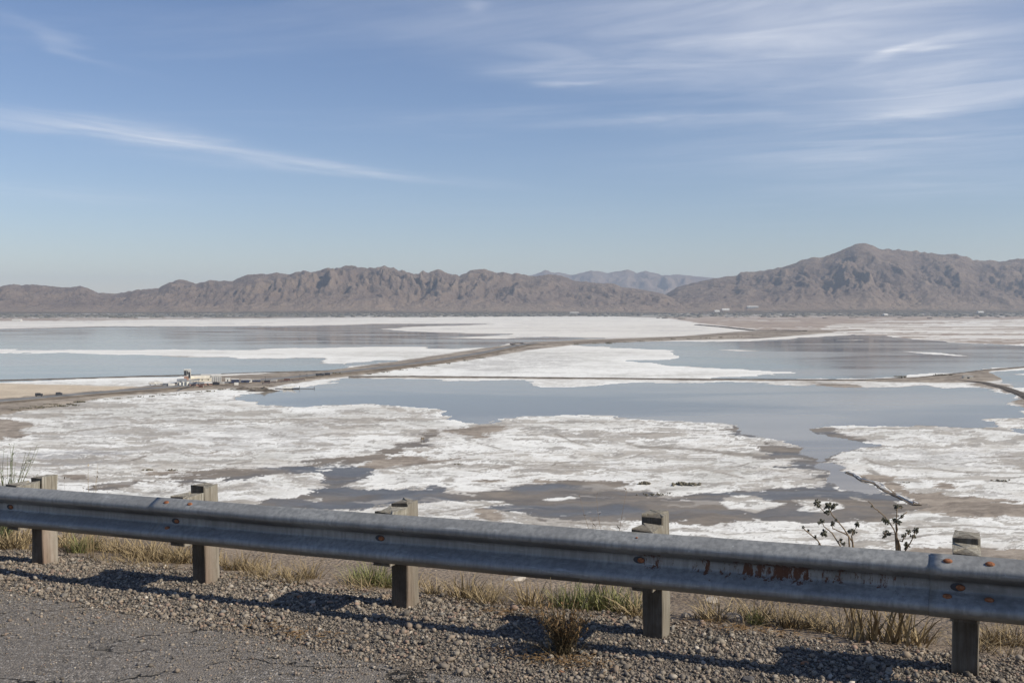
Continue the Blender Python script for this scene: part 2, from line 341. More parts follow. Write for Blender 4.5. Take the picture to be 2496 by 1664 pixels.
    M['white'] = flat('white_paint', (.74, .72, .66), .7, .15, .4); M['cream'] = flat('cream_cladding', (.68, .62, .50), .75, .15, .3); M['grey_roof'] = flat('grey_roofing', (.24, .25, .26), .7, .3, .3)
    M['dark'] = flat('dark_steel', (.035, .037, .045), .6, .4, .5); M['brick'] = flat('faded_brick', (.42, .25, .19), .9, .25, .5); M['redbrown'] = flat('oxide_sheet', (.13, .065, .05), .85, .3, .5)
    M['blue'] = flat('blue_shade_wall', (.045, .055, .10), .6, .3, .4); M['glass'] = flat('window_glass', (.03, .035, .04), .15, .2, 1); M['pale'] = flat('pale_concrete', (.55, .53, .49), .85, .2, .4); M['tyre'] = flat('black_rubber', (.02, .02, .02), .9, .2, 2)  # blue: shadow on the white cabins, put into their wall colour
    m = Mat('rock', .9, spec=.2); v = m.coords('Object'); nz = m.noise(v, 9, 7, .65); m.color(m.mix(m.rng(nz, .35, .7), (.26, .225, .19), (.52, .47, .41))); m.bump(nz, .6, .02); M['rock'] = m.m
    m = Mat('rust_stone', .9, spec=.2); v = m.coords('Object'); nz = m.noise(v, 30, 6, .6); m.color(m.mix(m.rng(nz, .35, .7), (.27, .13, .07), (.42, .25, .16))); m.bump(nz, .5, .01); M['rust_stone'] = m.m
    m = Mat('dark_stone', .9, spec=.2); v = m.coords('Object'); nz = m.noise(v, 30, 6, .6); m.color(m.mix(m.rng(nz, .35, .7), (.07, .065, .065), (.16, .15, .145))); m.bump(nz, .5, .01); M['dark_stone'] = m.m
materials()

# ---------------------------------------------------------------- the lake: bed with salt, mud and basins, and the brine standing in them
def z4(pts): return [(x / 2.827, 840 + y / 2.827) for x, y in pts]
def z5(pts): return [(832 + x / 2.827, 740 + y / 2.827) for x, y in pts]
def z6(pts): return [(1664 + x / 2.827, 740 + y / 2.827) for x, y in pts]
def z2(pts): return [(832 + x / 2.78, 1100 + y / 2.78) for x, y in pts]
def z3(pts): return [(1664 + x / 2.78, 1100 + y / 2.78) for x, y in pts]
WATER = [
 [(580, 971), (647, 953), (700, 948), (764, 938), (832, 927), (853, 924), (1009, 924), (1186, 928), (1274, 931), (1345, 942), (1412, 943), (1486, 938), (1543, 933), (1664, 933), (1780, 934), (1841, 938), (1947, 942), (1982, 938), (2053, 949), (2096, 947), (2195, 943), (2251, 938), (2301, 945), (2368, 945), (2425, 952), (2474, 966), (2467, 988), (2500, 1002), (2520, 1016), (2440, 1017), (2375, 1023), (2400, 1030), (2430, 1040), (2500, 1044), (2520, 1056), (2442, 1044), (2336, 1041), (2195, 1037), (2120, 1034), (2046, 1032), (2014, 1040), (1975, 1047), (1990, 1060), (1940, 1068), (1868, 1062), (1810, 1056), (1784, 1037), (1664, 1028), (1539, 1019), (1433, 1012), (1362, 1009), (1274, 1016), (1221, 1023), (1186, 1034), (1133, 1030), (1080, 1002), (1044, 993), (1023, 992), (903, 984), (832, 986), (790, 985), (743, 992), (707, 989), (637, 985), (637, 978)],
 [(-500, 862), (0, 861), (148, 861), (247, 866), (300, 868), (559, 868), (587, 874), (785, 875), (778, 884), (832, 889), (840, 897), (780, 903), (707, 907), (530, 911), (354, 918), (141, 925), (0, 932), (-500, 942)],
 [(-600, 808), (0, 803), (234, 796), (663, 795), (833, 793), (973, 789), (1203, 789), (1009, 795), (917, 802), (991, 807), (1080, 812), (1249, 814), (1087, 823), (1186, 827), (1327, 822), (1470, 824), (1327, 832), (1249, 835), (1203, 846), (1044, 848), (1037, 843), (903, 844), (784, 847), (584, 852), (370, 851), (0, 852), (-600, 854)],
 [(1391, 839), (1500, 835), (1664, 833), (1816, 833), (1912, 827), (2018, 820), (2078, 816), (2159, 818), (2173, 822), (2265, 830), (2500, 843), (2900, 850), (2900, 880), (2496, 893), (2440, 894), (2336, 905), (2265, 908), (2131, 922), (1780, 923), (1740, 921), (1954, 909), (1890, 905), (1800, 897), (1664, 893), (1640, 892), (1593, 885), (1532, 878), (1640, 876), (1664, 875), (1640, 855), (1540, 846), (1433, 843)],
 [(2385, 912), (2496, 901), (2900, 890), (2900, 1000), (2500, 945), (2440, 932), (2455, 925), (2385, 920)],
 [(1790, 1045), (1990, 1058), (2080, 1075), (2130, 1085), (2090, 1090), (2045, 1099), (2014, 1126), (2050, 1146), (2075, 1170), (2140, 1200), (2120, 1205), (2060, 1190), (2020, 1150), (1985, 1120), (1940, 1085), (1860, 1070)],
 [(845, 890), (900, 886), (965, 881), (930, 879), (860, 884)],
]
ISLES = [[(1712, 850), (1800, 852), (1900, 855), (1800, 856)], [(2185, 855), (2270, 858), (2320, 862), (2395, 871), (2330, 868), (2260, 863)], [(2010, 829), (2145, 826), (2080, 830)],
         [(2166, 1016), (2190, 1016), (2188, 1019), (2168, 1019)], [(1180, 1030), (1200, 1024), (1215, 1026), (1195, 1031)], [(2380, 856), (2500, 857), (2900, 858), (2500, 859)], [(2450, 911), (2496, 909), (2560, 912), (2496, 915)],
         [(1700, 874), (1664, 876), (1720, 875)]]
WET = [   # damp mud: channels of the near flat
 z4([(660, 1000), (720, 970), (920, 930), (1200, 905), (1530, 875), (1720, 855), (2000, 840), (2150, 800), (2352, 783), (2352, 800), (2100, 850), (1990, 870), (1950, 890), (1700, 910), (1500, 930), (1250, 965), (1180, 945), (1000, 945), (880, 975)]),
 z5([(0, 1085), (200, 1050), (400, 985), (560, 955), (640, 878), (620, 900), (570, 965), (430, 1000), (280, 1048), (190, 1078), (60, 1110), (0, 1115)]),
 [(640, 1250), (660, 1220), (720, 1205), (800, 1180), (832, 1150)] + z5([(0, 1160), (180, 1150), (150, 1190), (60, 1245), (150, 1270), (370, 1300), (560, 1290), (640, 1270), (720, 1300), (900, 1320), (1060, 1290), (1180, 1265), (1500, 1245), (1600, 1215), (1980, 1230), (1930, 1270), (2060, 1300), (2110, 1335), (2352, 1345)])
   + z6([(100, 1300), (380, 1285), (700, 1290), (960, 1275), (1010, 1230), (980, 1190), (880, 1160), (640, 1120), (780, 1100), (910, 1052), (760, 1045), (600, 1055), (430, 1000), (600, 965), (780, 985), (880, 935), (560, 905), (400, 890), (345, 845), (640, 850), (1000, 875), (1300, 975), (1210, 985), (1090, 1010), (990, 1090), (1110, 1140), (1120, 1180), (1270, 1250), (1400, 1310), (1600, 1400)])
   + z3([(1560, 380), (1300, 460), (1150, 470), (800, 465), (400, 470), (150, 500), (0, 480)]) + z2([(2313, 470), (1700, 470), (1350, 440), (1100, 400), (1060, 370), (1150, 330), (800, 345), (520, 350), (250, 370), (0, 380)]) + [(760, 1240)],
 z6([(850, 862), (1000, 885), (1180, 930), (1320, 975), (1290, 985), (1080, 935), (900, 890)]),
]
WET_ISLES = [z3([(245, 320), (400, 290), (560, 330), (690, 350), (640, 385), (500, 425), (300, 390)]), z3([(740, 330), (900, 315), (1050, 345), (1110, 390), (950, 415), (800, 400), (830, 370)]), z6([(1020, 1262), (1100, 1255), (1190, 1290), (1090, 1285)]),
             z2([(1380, 325), (1560, 305), (1600, 315), (1470, 330)]), z4([(2130, 930), (2170, 925), (2170, 935)]), z3([(1140, 310), (1260, 335), (1280, 355), (1180, 335)]), z4([(2110, 1068), (2200, 1065), (2180, 1078)])]
MUD = [   # drier brown mud
 [(-400, 1015), (0, 1017), (46, 1022), (95, 1038), (42, 1063), (0, 1072), (-400, 1100)],
 z5([(140, 1120), (190, 1075), (420, 1045), (580, 1070), (600, 1090), (810, 1066), (640, 1095), (400, 1120), (180, 1140)]),
 z5([(720, 880), (960, 838), (1090, 850), (1110, 880), (960, 905), (1050, 930), (1130, 940), (1010, 945), (860, 900)]),
 z3([(1180, 150), (1330, 150), (1400, 200), (1480, 240), (1540, 280), (1700, 270), (1760, 230), (1850, 240), (1780, 290), (1900, 300), (2313, 340), (2600, 350), (2600, 430), (2313, 430), (2100, 440), (1800, 430), (1620, 400), (1610, 350), (1430, 270), (1340, 200)]),
 z3([(1560, 640), (1800, 640), (2100, 660), (2313, 665), (2700, 650), (2700, 1200), (1500, 1200), (1500, 690)]),
 z2([(950, 400), (1060, 390), (1130, 440), (1060, 470), (960, 440)]), z4([(980, 890), (1180, 870), (1210, 880), (1100, 905), (1010, 918)]), z5([(920, 1235), (1000, 1215), (1140, 1218), (1000, 1250)]), z5([(520, 1005), (600, 992), (635, 1000), (540, 1018)]),
 z6([(1620, 752), (1750, 752), (2000, 768), (2220, 778), (2120, 795), (1950, 785), (1750, 768)]), z6([(1200, 548), (900, 550), (980, 575), (1080, 590), (1210, 575)]),
 z5([(1280, 1228), (1330, 1210), (1450, 1228), (1380, 1245)]), z4([(1430, 742), (1490, 740), (1470, 750)]), z4([(450, 900), (560, 905), (640, 930), (500, 935)]),
 z6([(2060, 545), (2250, 575), (2400, 640), (2400, 740), (2300, 715), (2290, 640), (2150, 590), (1950, 560)]),
]
GREY = [z4([(-300, 760), (200, 740), (600, 715), (850, 712), (1210, 716), (1000, 740), (860, 770), (820, 800), (600, 850), (300, 860), (-300, 900)]), z6([(1250, 1020), (1600, 1010), (2600, 1010), (2600, 1150), (1900, 1120), (1700, 1140), (1480, 1120), (1330, 1080), (1220, 1060)]),
        z4([(560, 480), (1500, 560), (2352, 540), (2352, 700), (1500, 720), (900, 690), (300, 650)]), z5([(300, 1190), (480, 1180), (640, 1200), (600, 1240), (380, 1240)]), z5([(560, 440), (1100, 330), (1500, 330), (1700, 380), (1500, 470), (900, 490)]), z5([(1560, 940), (1700, 925), (1740, 955), (1640, 975)]),
        z6([(480, 1180), (760, 1170), (950, 1190), (960, 1230), (560, 1240)])]
SAND = [[(-500, 936), (0, 934), (124, 937), (265, 941), (336, 943), (300, 950), (200, 962), (80, 970), (-500, 985)]]
DIRT = [[(-500, 980), (0, 972), (200, 958), (340, 943), (420, 935), (470, 918), (640, 912), (760, 905), (850, 896), (1010, 874), (1180, 848), (1260, 838), (1300, 832), (1650, 820), (1800, 808), (1990, 800), (2040, 810), (1840, 826), (1664, 829), (1400, 840), (1290, 853), (1150, 877), (1000, 897), (860, 917), (780, 925), (690, 938), (640, 951), (560, 948), (400, 957), (265, 968), (170, 985), (70, 1000), (0, 1012), (-500, 1040)],
        [(855, 916), (1200, 918.5), (1700, 923.5), (2100, 925.5), (2250, 918), (2340, 907), (2410, 899), (2500, 893), (2900, 885), (2900, 895), (2500, 897), (2410, 905), (2450, 926), (2400, 930), (2330, 933), (2200, 932), (2100, 929.5), (1700, 927.5), (1200, 922.5), (855, 921)]]
LAND = [[(-3000, 790), (-300, 784), (0, 783), (200, 782), (450, 778), (700, 775), (1000, 773), (1300, 771), (1500, 771), (1619, 774), (1710, 788), (1780, 796), (1858, 804), (1912, 806), (1990, 803), (2040, 789), (2150, 783), (2300, 781), (2496, 779), (2800, 778), (6000, 778), (6000, 600), (-3000, 600)]]
MIXED = [[(1960, 806), (2040, 787), (2300, 779), (6000, 777), (6000, 850), (2600, 848), (2496, 843), (2265, 830), (2150, 818), (2060, 815)]]

LINES = [  # (polyline, half width in photograph rows)
 (z4([(0, 662), (160, 655), (420, 646)]), 1.2), (z4([(480, 600), (700, 575), (900, 550), (1150, 530), (1420, 520), (1900, 512)]), 1.0), (z4([(1050, 490), (1160, 478), (1380, 485), (1420, 500)]), 1.2), (z4([(560, 840), (900, 800), (1000, 770)]), 1.4), (z4([(1570, 822), (1720, 806)]), 1.4), (z4([(1680, 735), (1760, 785)]), .9),
 (z5([(640, 878), (600, 915), (560, 950), (470, 970), (380, 995), (300, 1030), (200, 1052)]), 2.2), (z5([(1450, 1120), (1480, 1100), (1600, 1088), (1750, 1092), (1900, 1078), (1990, 1062), (2080, 1030)]), 1.3), (z5([(1160, 1196), (1260, 1188), (1370, 1176)]), 1.8), (z5([(880, 1150), (970, 1160)]), 1.2), (z5([(1000, 1140), (1150, 1122), (1280, 1098)]), 1.0),
 (z5([(230, 800), (380, 808)]), 1.6), (z5([(470, 828), (580, 845)]), 1.6), (z5([(600, 1095), (700, 1082), (810, 1067)]), 2.0), (z5([(140, 1130), (300, 1135), (600, 1100)]), 1.6), (z5([(1980, 965), (2060, 985), (2200, 992), (2352, 1000)]), 4.0), (z6([(0, 998), (180, 1012), (330, 1030), (520, 1052), (660, 1052)]), 3.2), (z6([(330, 1130), (400, 1118), (450, 1100)]), 1.2),
 (z6([(1240, 1060), (1330, 1100), (1480, 1128), (1700, 1135), (1900, 1160), (2352, 1165)]), 1.2), (z6([(1290, 1150), (1360, 1190), (1440, 1230)]), 2.2), (z6([(1850, 850), (2050, 855), (2300, 880)]), 1.6), (z6([(1600, 840), (1900, 848)]), 1.4), (z5([(940, 960), (1040, 985), (1130, 1010)]), 1.3), (z5([(1480, 900), (1620, 960), (1700, 980)]), 1.2), (z5([(820, 1030), (900, 1022)]), 1.2),
 (z5([(0, 860), (140, 840), (300, 835), (500, 850)]), 1.0), (z6([(2050, 1060), (2352, 1050)]), 1.4), (z6([(100, 1130), (330, 1180), (420, 1200)]), 1.2), (z6([(560, 1210), (700, 1195), (900, 1210)]), 1.8), (z3([(0, 520), (300, 560), (700, 540)]), 1.4), (z3([(1500, 520), (1900, 500), (2200, 520)]), 1.4), (z3([(1350, 620), (1700, 560), (2100, 560)]), 1.6), (z2([(600, 420), (900, 380), (1100, 350)]), 1.6), (z2([(1200, 500), (1500, 480), (1900, 500)]), 1.4)]
def ldist(lines, px, py, ax=2.5):
    best = np.full(px.shape, 40.0)
    for pts, w in lines:
        P = np.array(pts, float); x0, y0 = P.min(0) - 60; x1, y1 = P.max(0) + 60; q = np.nonzero((px > x0) & (px < x1) & (py > y0) & (py < y1))[0]
        if not len(q): continue
        X, Y = px[q] / ax, py[q]; P[:, 0] /= ax; d = np.full(len(q), 1e9)
        for a, b in zip(P[:-1], P[1:]):
            e = b - a; t = np.clip(((X - a[0]) * e[0] + (Y - a[1]) * e[1]) / (e @ e + 1e-9), 0, 1); d = np.minimum(d, (X - a[0] - t * e[0]) ** 2 + (Y - a[1] - t * e[1]) ** 2)
        best[q] = np.minimum(best[q], np.sqrt(d) / w)
    return best
def sdf(polys, px, py, ax=4.0):
    """signed distance, positive inside any polygon, x squeezed by ax"""
    best = np.full(px.shape, -40.0)
    for poly in polys:
        P = np.array(poly, float); x0, y0 = P.min(0); x1, y1 = P.max(0)
        s = np.nonzero((px > x0 - 160) & (px < x1 + 160) & (py > y0 - 40) & (py < y1 + 40))[0]
        if not len(s): continue
        X, Y = px[s] / ax, py[s]; d = np.full(len(s), 1e9); ins = np.zeros(len(s), bool)
        Q = P.copy(); Q[:, 0] /= ax
        for a, b in zip(Q, np.roll(Q, -1, 0)):
            e = b - a; l = e @ e + 1e-9; t = np.clip(((X - a[0]) * e[0] + (Y - a[1]) * e[1]) / l, 0, 1)
            d = np.minimum(d, (X - a[0] - t * e[0]) ** 2 + (Y - a[1] - t * e[1]) ** 2)
            c = (a[1] > Y) != (b[1] > Y)
            with np.errstate(divide='ignore', invalid='ignore'): ins ^= c & (X < (b[0] - a[0]) * (Y - a[1]) / (b[1] - a[1] + 1e-12) + a[0])
        d = np.sqrt(d); best[s] = np.maximum(best[s], np.where(ins, d, -d))
    return np.clip(best, -40, 40)

def lake():
    e = np.concatenate([np.array([2.2, 3, 4, 5, 6, 7, 8, 9]), np.arange(10, 120, 1.15), np.arange(120, 640, 1.7), np.geomspace(645, 1500, 14)])
    Yr = HC * F / e[::-1]; Yr = np.sort(Yr)
    uc = np.arange(-1400, 1400, 2.7) / F
    out = np.geomspace(1405, 9000, 36) / F; uc = np.concatenate([-out[::-1], uc, out])
    U, Yg = np.meshgrid(uc, Yr); nr, nc = U.shape; U = U.ravel(); Y = Yg.ravel(); X = U * Y
    px, py = proj(X, Y, 0.0); px = np.clip(px, -2900, 5900)
    nx, ny = U, np.log(Y); k = F * HC / Y                       # k: rows per unit of ln(depth)
    wx = nx + .035 * fbm(nx / .09, ny / .09, 4, 90) + .010 * fbm(nx / .022, ny / .022, 3, 91); wy = ny + .035 * fbm(nx / .09, ny / .09, 4, 95) + .010 * fbm(nx / .022, ny / .022, 3, 96)
    W = lambda s, o, seed, ax=1, ay=1, g=.5: fbm(wx / (s * ax), wy / (s * ay), o, seed, g)
    A = np.clip(.05 * k, 1.0, 16)
    edge = W(.06, 8, 1, 1.6, .7, .66) * A * 1.35 + W(.012, 4, 2, 1.6, .8, .6) * np.clip(.014 * k, .6, 5)
    # --- wide tone of the salt
    t1 = W(.22, 6, 21, 1.6, .8, .55); t2 = W(.04, 5, 22, 1.4, .8, .55); t3 = W(.010, 5, 23, 1.6, .8, .65)
    lerp = lambda a, b, m: a + (b - a) * m[:, None]
    ca = lambda *c: np.array(c)[None, :].repeat(len(X), 0)
    C = ca(.84, .83, .78)
    edw = W(.06, 6, 1, 1.8, .75, .52) * A * 1.3; wat = sdf(WATER, px, py) + edw * .75; isl = sdf(ISLES, px, py) + edge * .25; wat = np.where(isl > -1, np.minimum(wat, -isl), wat)
    wet = sdf(WET, px, py); wis = sdf(WET_ISLES, px, py)
    wetn = wet + 1.5 + edge * 1.2; wetn = np.where(wis > -3, np.minimum(wetn, -wis - edge * .5), wetn)
    mud = sdf(MUD, px, py) + edge * .9; gry = sdf(GREY, px, py, 5) + edge * 1.5
    sand = sdf(SAND, px, py) + edge * .3; dirt = sdf(DIRT, px, py) + edge * .22; land = sdf(LAND, px, py) + edge * .8; mixd = sdf(MIXED, px, py) + edge * .6
    grey = np.clip(.42 + t1 * 1.1 + t2 * .8 + t3 * .8, 0, 1); rim = sstep(-16, -2, np.maximum(wetn, np.maximum(wat, mud)))
    grey = np.clip(grey * (1 - .9 * rim), 0, 1)
    C = lerp(C, ca(.53, .515, .465), grey)
    fea = sstep(-.05, .25, W(.13, 4, 25, 1.3, .8)); band = sstep(-11, 1, np.maximum(wetn, mud) + 5 * t2 + 4 * t3)
    C = lerp(C, ca(.46, .43, .385), band * fea * .85)
    bei = sstep(-.06, .25, W(.16, 6, 26, 1.5, .8, .6)) * sstep(1300, 800, Y); C = lerp(C, ca(.52, .475, .41), bei * np.clip(.55 + t2 * 1.4 + t3, 0, 1) * .6)
    C = lerp(C, ca(.50, .485, .455), .85 * sstep(-4, 10, gry) * np.clip(.6 + t2 * 1.6 + t3, 0, 1))
    g4 = sdf(GREY[:1], px, py, 5); C = lerp(C, ca(.33, .32, .315), sstep(-6, 6, g4 + edge * 1.5) * np.clip(.5 + t2 * 2.4 + t3, 0, 1))
    # thin patches where the mud shows through, and streaks along the drift
    patch = W(.06, 6, 31, 1.5, .8, .55); near = sstep(1200, 700, Y)
    C = lerp(C, lerp(ca(.27, .235, .19), ca(.44, .40, .345), np.clip(.5 + t3 * 2.5 + t2, 0, 1)), near * sstep(.12, .19, patch + .25 * t3) * .75)
    p2 = W(.11, 7, 33, 2.4, .6, .62); C = lerp(C, lerp(ca(.25, .215, .175), ca(.42, .38, .325), np.clip(.5 + t3 * 2.5, 0, 1)), near * sstep(.18, .24, p2 + .2 * t3) * .8)
    fine = W(.022, 6, 41, 1.8, .75, .64); C = lerp(C, ca(.34, .315, .28), near * sstep(.15, .23, fine) * .85)
    ln = np.abs(W(.10, 4, 51, 2.0, .8, .5)); C = lerp(C, ca(.30, .275, .24), near * sstep(.012, .003, ln) * .7 * (W(.2, 2, 52) > -.05)); ln2 = np.abs(W(.045, 3, 53, 1.6, .9, .5)); C = lerp(C, ca(.36, .335, .30), near * sstep(.012, .004, ln2) * .55 * (W(.15, 2, 54) > .05))
    C = lerp(C, ca(.83, .82, .79), near * sstep(.05, .02, np.abs(ln2 - .045)) * .35 * (W(.15, 2, 55) > 0))
    far = sstep(1100, 2600, Y); C = lerp(C, ca(.70, .66, .59), far * .75)
    C = lerp(C, ca(.52, .49, .46), far * sstep(.12, .3, W(.05, 5, 61, 4, .5)) * .7)
    rough = np.full(len(X), .9)
    ld = ldist(LINES, px, py) + edge * .12; C = lerp(C, lerp(ca(.20, .175, .145), ca(.34, .30, .25), np.clip(.5 + t3 * 2, 0, 1)), sstep(1.3, .5, ld) * .85); C = lerp(C, ca(.50, .47, .42), sstep(5, 1.2, ld) * (ld > 1) * .5 * np.clip(.6 + t3 * 2, 0, 1))
    # --- mud and channels
    wm = sstep(-.9, .9, wetn); mm = sstep(-1.2, 1.2, mud)
    tone = np.clip(.5 + W(.12, 5, 71, 2, .6) * 2.2, 0, 1); streak = np.clip(.5 + W(.03, 4, 72, 2.6, .6) * 1.6, 0, 1)
    mudc = lerp(ca(.19, .155, .12), ca(.39, .33, .265), np.clip(streak * .7 + t3 * .8 + .15, 0, 1))
    wetc = lerp(ca(.155, .148, .138), ca(.25, .21, .165), tone); wetc = lerp(wetc, wetc * .72, streak); wetc = lerp(wetc, ca(.36, .325, .28), sstep(.25, .4, W(.05, 5, 73, 2, .7)) * .8)
    C = lerp(C, mudc, mm); C = lerp(C, wetc, wm); rough = np.where(wm > .5, .42 + .35 * tone, rough)
    ski = sstep(.30, .36, W(.03, 6, 74, 2.0, .7, .6)) * wm * sstep(9, 2, wetn); C = lerp(C, ca(.70, .68, .63), ski)
    # damp brown fringe on the water's edge
    C = lerp(C, ca(.33, .30, .26), sstep(-2.2, -.2, wat) * np.clip(.35 + W(.15, 3, 75, 2, 1) * 1.8, 0, 1))
    # --- land
    dn = np.clip(.5 + t2 * 1.3 + t3 * .8, 0, 1)
    C = lerp(C, lerp(ca(.50, .41, .30), ca(.60, .50, .37), dn), sstep(-1, 1, sand)); C = lerp(C, lerp(ca(.17, .135, .10), ca(.38, .32, .25), dn), sstep(-1, 1, dirt))
    mx = W(.09, 5, 81, 5, .5, .55); C = lerp(C, lerp(ca(.30, .235, .185), ca(.38, .31, .25), dn), sstep(-1, 1, mixd) * sstep(-.02, .08, mx))
    lv = np.clip(.5 + W(.05, 5, 82, 3, .4, .6) * 2, 0, 1); lc = lerp(ca(.28, .215, .17), ca(.42, .345, .28), lv); lc = lerp(lc, ca(.15, .145, .12), sstep(778, 771, py + 3 * mx + 4 * sstep(1500, 1900, px)) * np.clip(.9 + t2 * 1.5, 0, 1))
    lc = lerp(lc, ca(.6, .57, .52), sstep(.24, .32, W(.06, 5, 83, 5, .4)) * .8)
    C = lerp(C, lc, sstep(-1, 1, land))
    # --- heights: basins below the brine, crust above it
    dry = np.maximum.reduce([dirt, sand, land])
    wz = np.where(dry > 0, np.minimum(wat, -dry), wat)
    Z = .10 + .06 * t2 - .07 * wm + .7 * sstep(0, 5, dry); Z = Z + (-.5 - Z) * sstep(-1.0, 1.0, wz)
    C = lerp(C, ca(.2, .2, .2), sstep(0, 1.5, wz))
    me = npmesh('lake_bed', np.stack([X, Y, Z], 1), grid_faces(nr, nc)); cattr(me, 'Col', np.clip(C, .02, .85)); fattr(me, 'rough', rough)
    tag(link('ground', me, M['bed']), 'flat lake bed of white salt crust and brown mud below the hill', kind='structure')
    w = npmesh('water', [(-40000, 130, 0), (40000, 130, 0), (40000, 12000, 0), (-40000, 12000, 0)], [(0, 1, 2, 3)]); tag(link('water', w, M['water']), 'still grey brine standing in the basins of the salt lake', kind='structure')
lake()

# ---------------------------------------------------------------- mountains
TERR = {}
def mountain(name, label, prof, rf, rc, rb, step, nrow, seed, wide, rough=1.0):
    wide *= .68
    P = np.array(prof, float); xs = np.arange(P[0, 0], P[-1, 0] + step, step); tgt = np.interp(xs, P[:, 0], P[:, 1])
    tgt = tgt + fbm(xs / 26., xs * 0 + seed, 3, seed) * 1.3
    u = (xs - 1248) / F; crest = rc * (1 + .05 * fbm(u * 4, u * 0 + 3.3, 3, seed + 50))
    t = np.concatenate([np.linspace(0, 1, nrow), np.linspace(1, 1.6, nrow // 4)[1:]])
    T = t[:, None].repeat(len(xs), 1); Y = rf + (crest[None, :] - rf) * T; X = u[None, :] * Y
    wx = X + 260 * fbm(X / 1300, Y / 1300, 3, seed + 9); wy = Y + 260 * fbm(X / 1300, Y / 1300, 3, seed + 19)
    rg = ridged(wx / wide, wy / (wide * 1.7), 6, seed, .47); rg2 = ridged(wx / (wide * .3), wy / (wide * .42), 5, seed + 31, .52)
    env = np.where(T < 1, .04 * T + .96 * sstep(.10, 1.12, T) ** 1.0, 1 - (T - 1) * 1.1); env = np.clip(env, 0, 1.2)
    top = np.maximum((HOR - tgt) / F * crest + HC, 20)[None, :]
    body = 1 + rough * ((rg - .6) * .85 + (rg2 - .6) * .55) * (1 - .88 * sstep(.62, .98, T)) * sstep(.05, .3, T) * np.clip(.85 + 1.1 * fbm(X / 2100, Y / 2100, 3, seed + 61), .35, 1.5)
    Z = top * env * np.clip(body, .12, 2.0) + fbm(X / 190, Y / 190, 4, seed + 77) * 18 * sstep(.08, .4, T) * (1 - .7 * sstep(.8, 1, T))
    Z = np.maximum(Z, -1.5 + 0 * Z)
    ang = ((Z - HC) / Y).max(0); want = (HOR - tgt) / F
    fac = (want + HC / crest) / (ang + HC / crest); ker = np.ones(9) / 9; fac = np.convolve(np.pad(fac, 4, mode='edge'), ker, 'valid')
    Z = Z * (1 + (fac[None, :] - 1) * sstep(0.02, .5, T)); Z[0, :] = -1.0
    me = npmesh(name, np.stack([X, Y, Z], -1).reshape(-1, 3), grid_faces(*X.shape)); fattr(me, 'hgt', (Z / (top + 1)).ravel()); fattr(me, 'spur', (rg2 * .6 + rg * .4).ravel())
    tag(link(name, me, M['mount']), label, kind='structure'); TERR[name] = TERR.get(name, []) + [(xs, X, Y, Z)]
mountain('mountain', 'pale hazy far mountains in the gap between the two ranges', [(1180, 700), (1240, 690), (1296, 671), (1328, 660), (1365, 665), (1391, 671), (1444, 659), (1481, 666), (1529, 657), (1550, 665), (1577, 661), (1614, 671), (1651, 669), (1699, 674), (1741, 678), (1779, 690), (1850, 700), (1950, 705)], 22000, 27000, 20000, 4, 50, 5, 2200)
mountain('mountain', 'long low brown mountain range across the left side of the far shore', [(-420, 705), (-200, 690), (-80, 700), (0, 699), (27, 691.6), (53, 696), (74, 693), (106, 695), (164, 701), (199, 697), (218, 703), (239, 714), (287, 715), (340, 706), (387, 703), (403, 693), (438, 681), (467, 687), (480, 692), (509, 683), (568, 685), (605, 669), (637, 667), (652, 669), (674, 664.5), (700, 669), (748, 660), (769, 663), (796, 654), (822, 653), (854, 647), (897, 654), (939, 649), (976, 658), (1013, 668), (1032, 662), (1048, 664), (1069, 656.5), (1093, 666), (1120, 672), (1151, 658), (1178, 655.5), (1210, 665), (1226, 663), (1248, 669), (1256, 665), (1280, 670), (1301, 674), (1338, 669), (1365, 671), (1402, 685), (1460, 690), (1497, 692), (1513, 699), (1566, 706), (1609, 714), (1640, 726), (1680, 744), (1740, 757)], 8500, 11000, 0, 3, 120, 2, 760)
mountain('mountain', 'dark brown peaked mountain rising at the right of the far shore', [(1540, 758), (1588, 738), (1619, 719), (1651, 699), (1699, 687), (1741, 679), (1768, 674), (1794, 672), (1805, 663), (1837, 663), (1869, 658), (1922, 647.5), (1954, 634), (1980, 627), (2001, 629), (2028, 618), (2054, 609), (2076, 598), (2097, 593), (2118, 596), (2145, 608), (2177, 608), (2230, 613), (2267, 617), (2299, 621), (2325, 619), (2352, 626), (2378, 636), (2410, 634), (2431, 638.5), (2463, 633), (2496, 630), (2560, 640), (2680, 628), (2860, 650)], 8700, 12300, 0, 3, 140, 8, 980, .75)

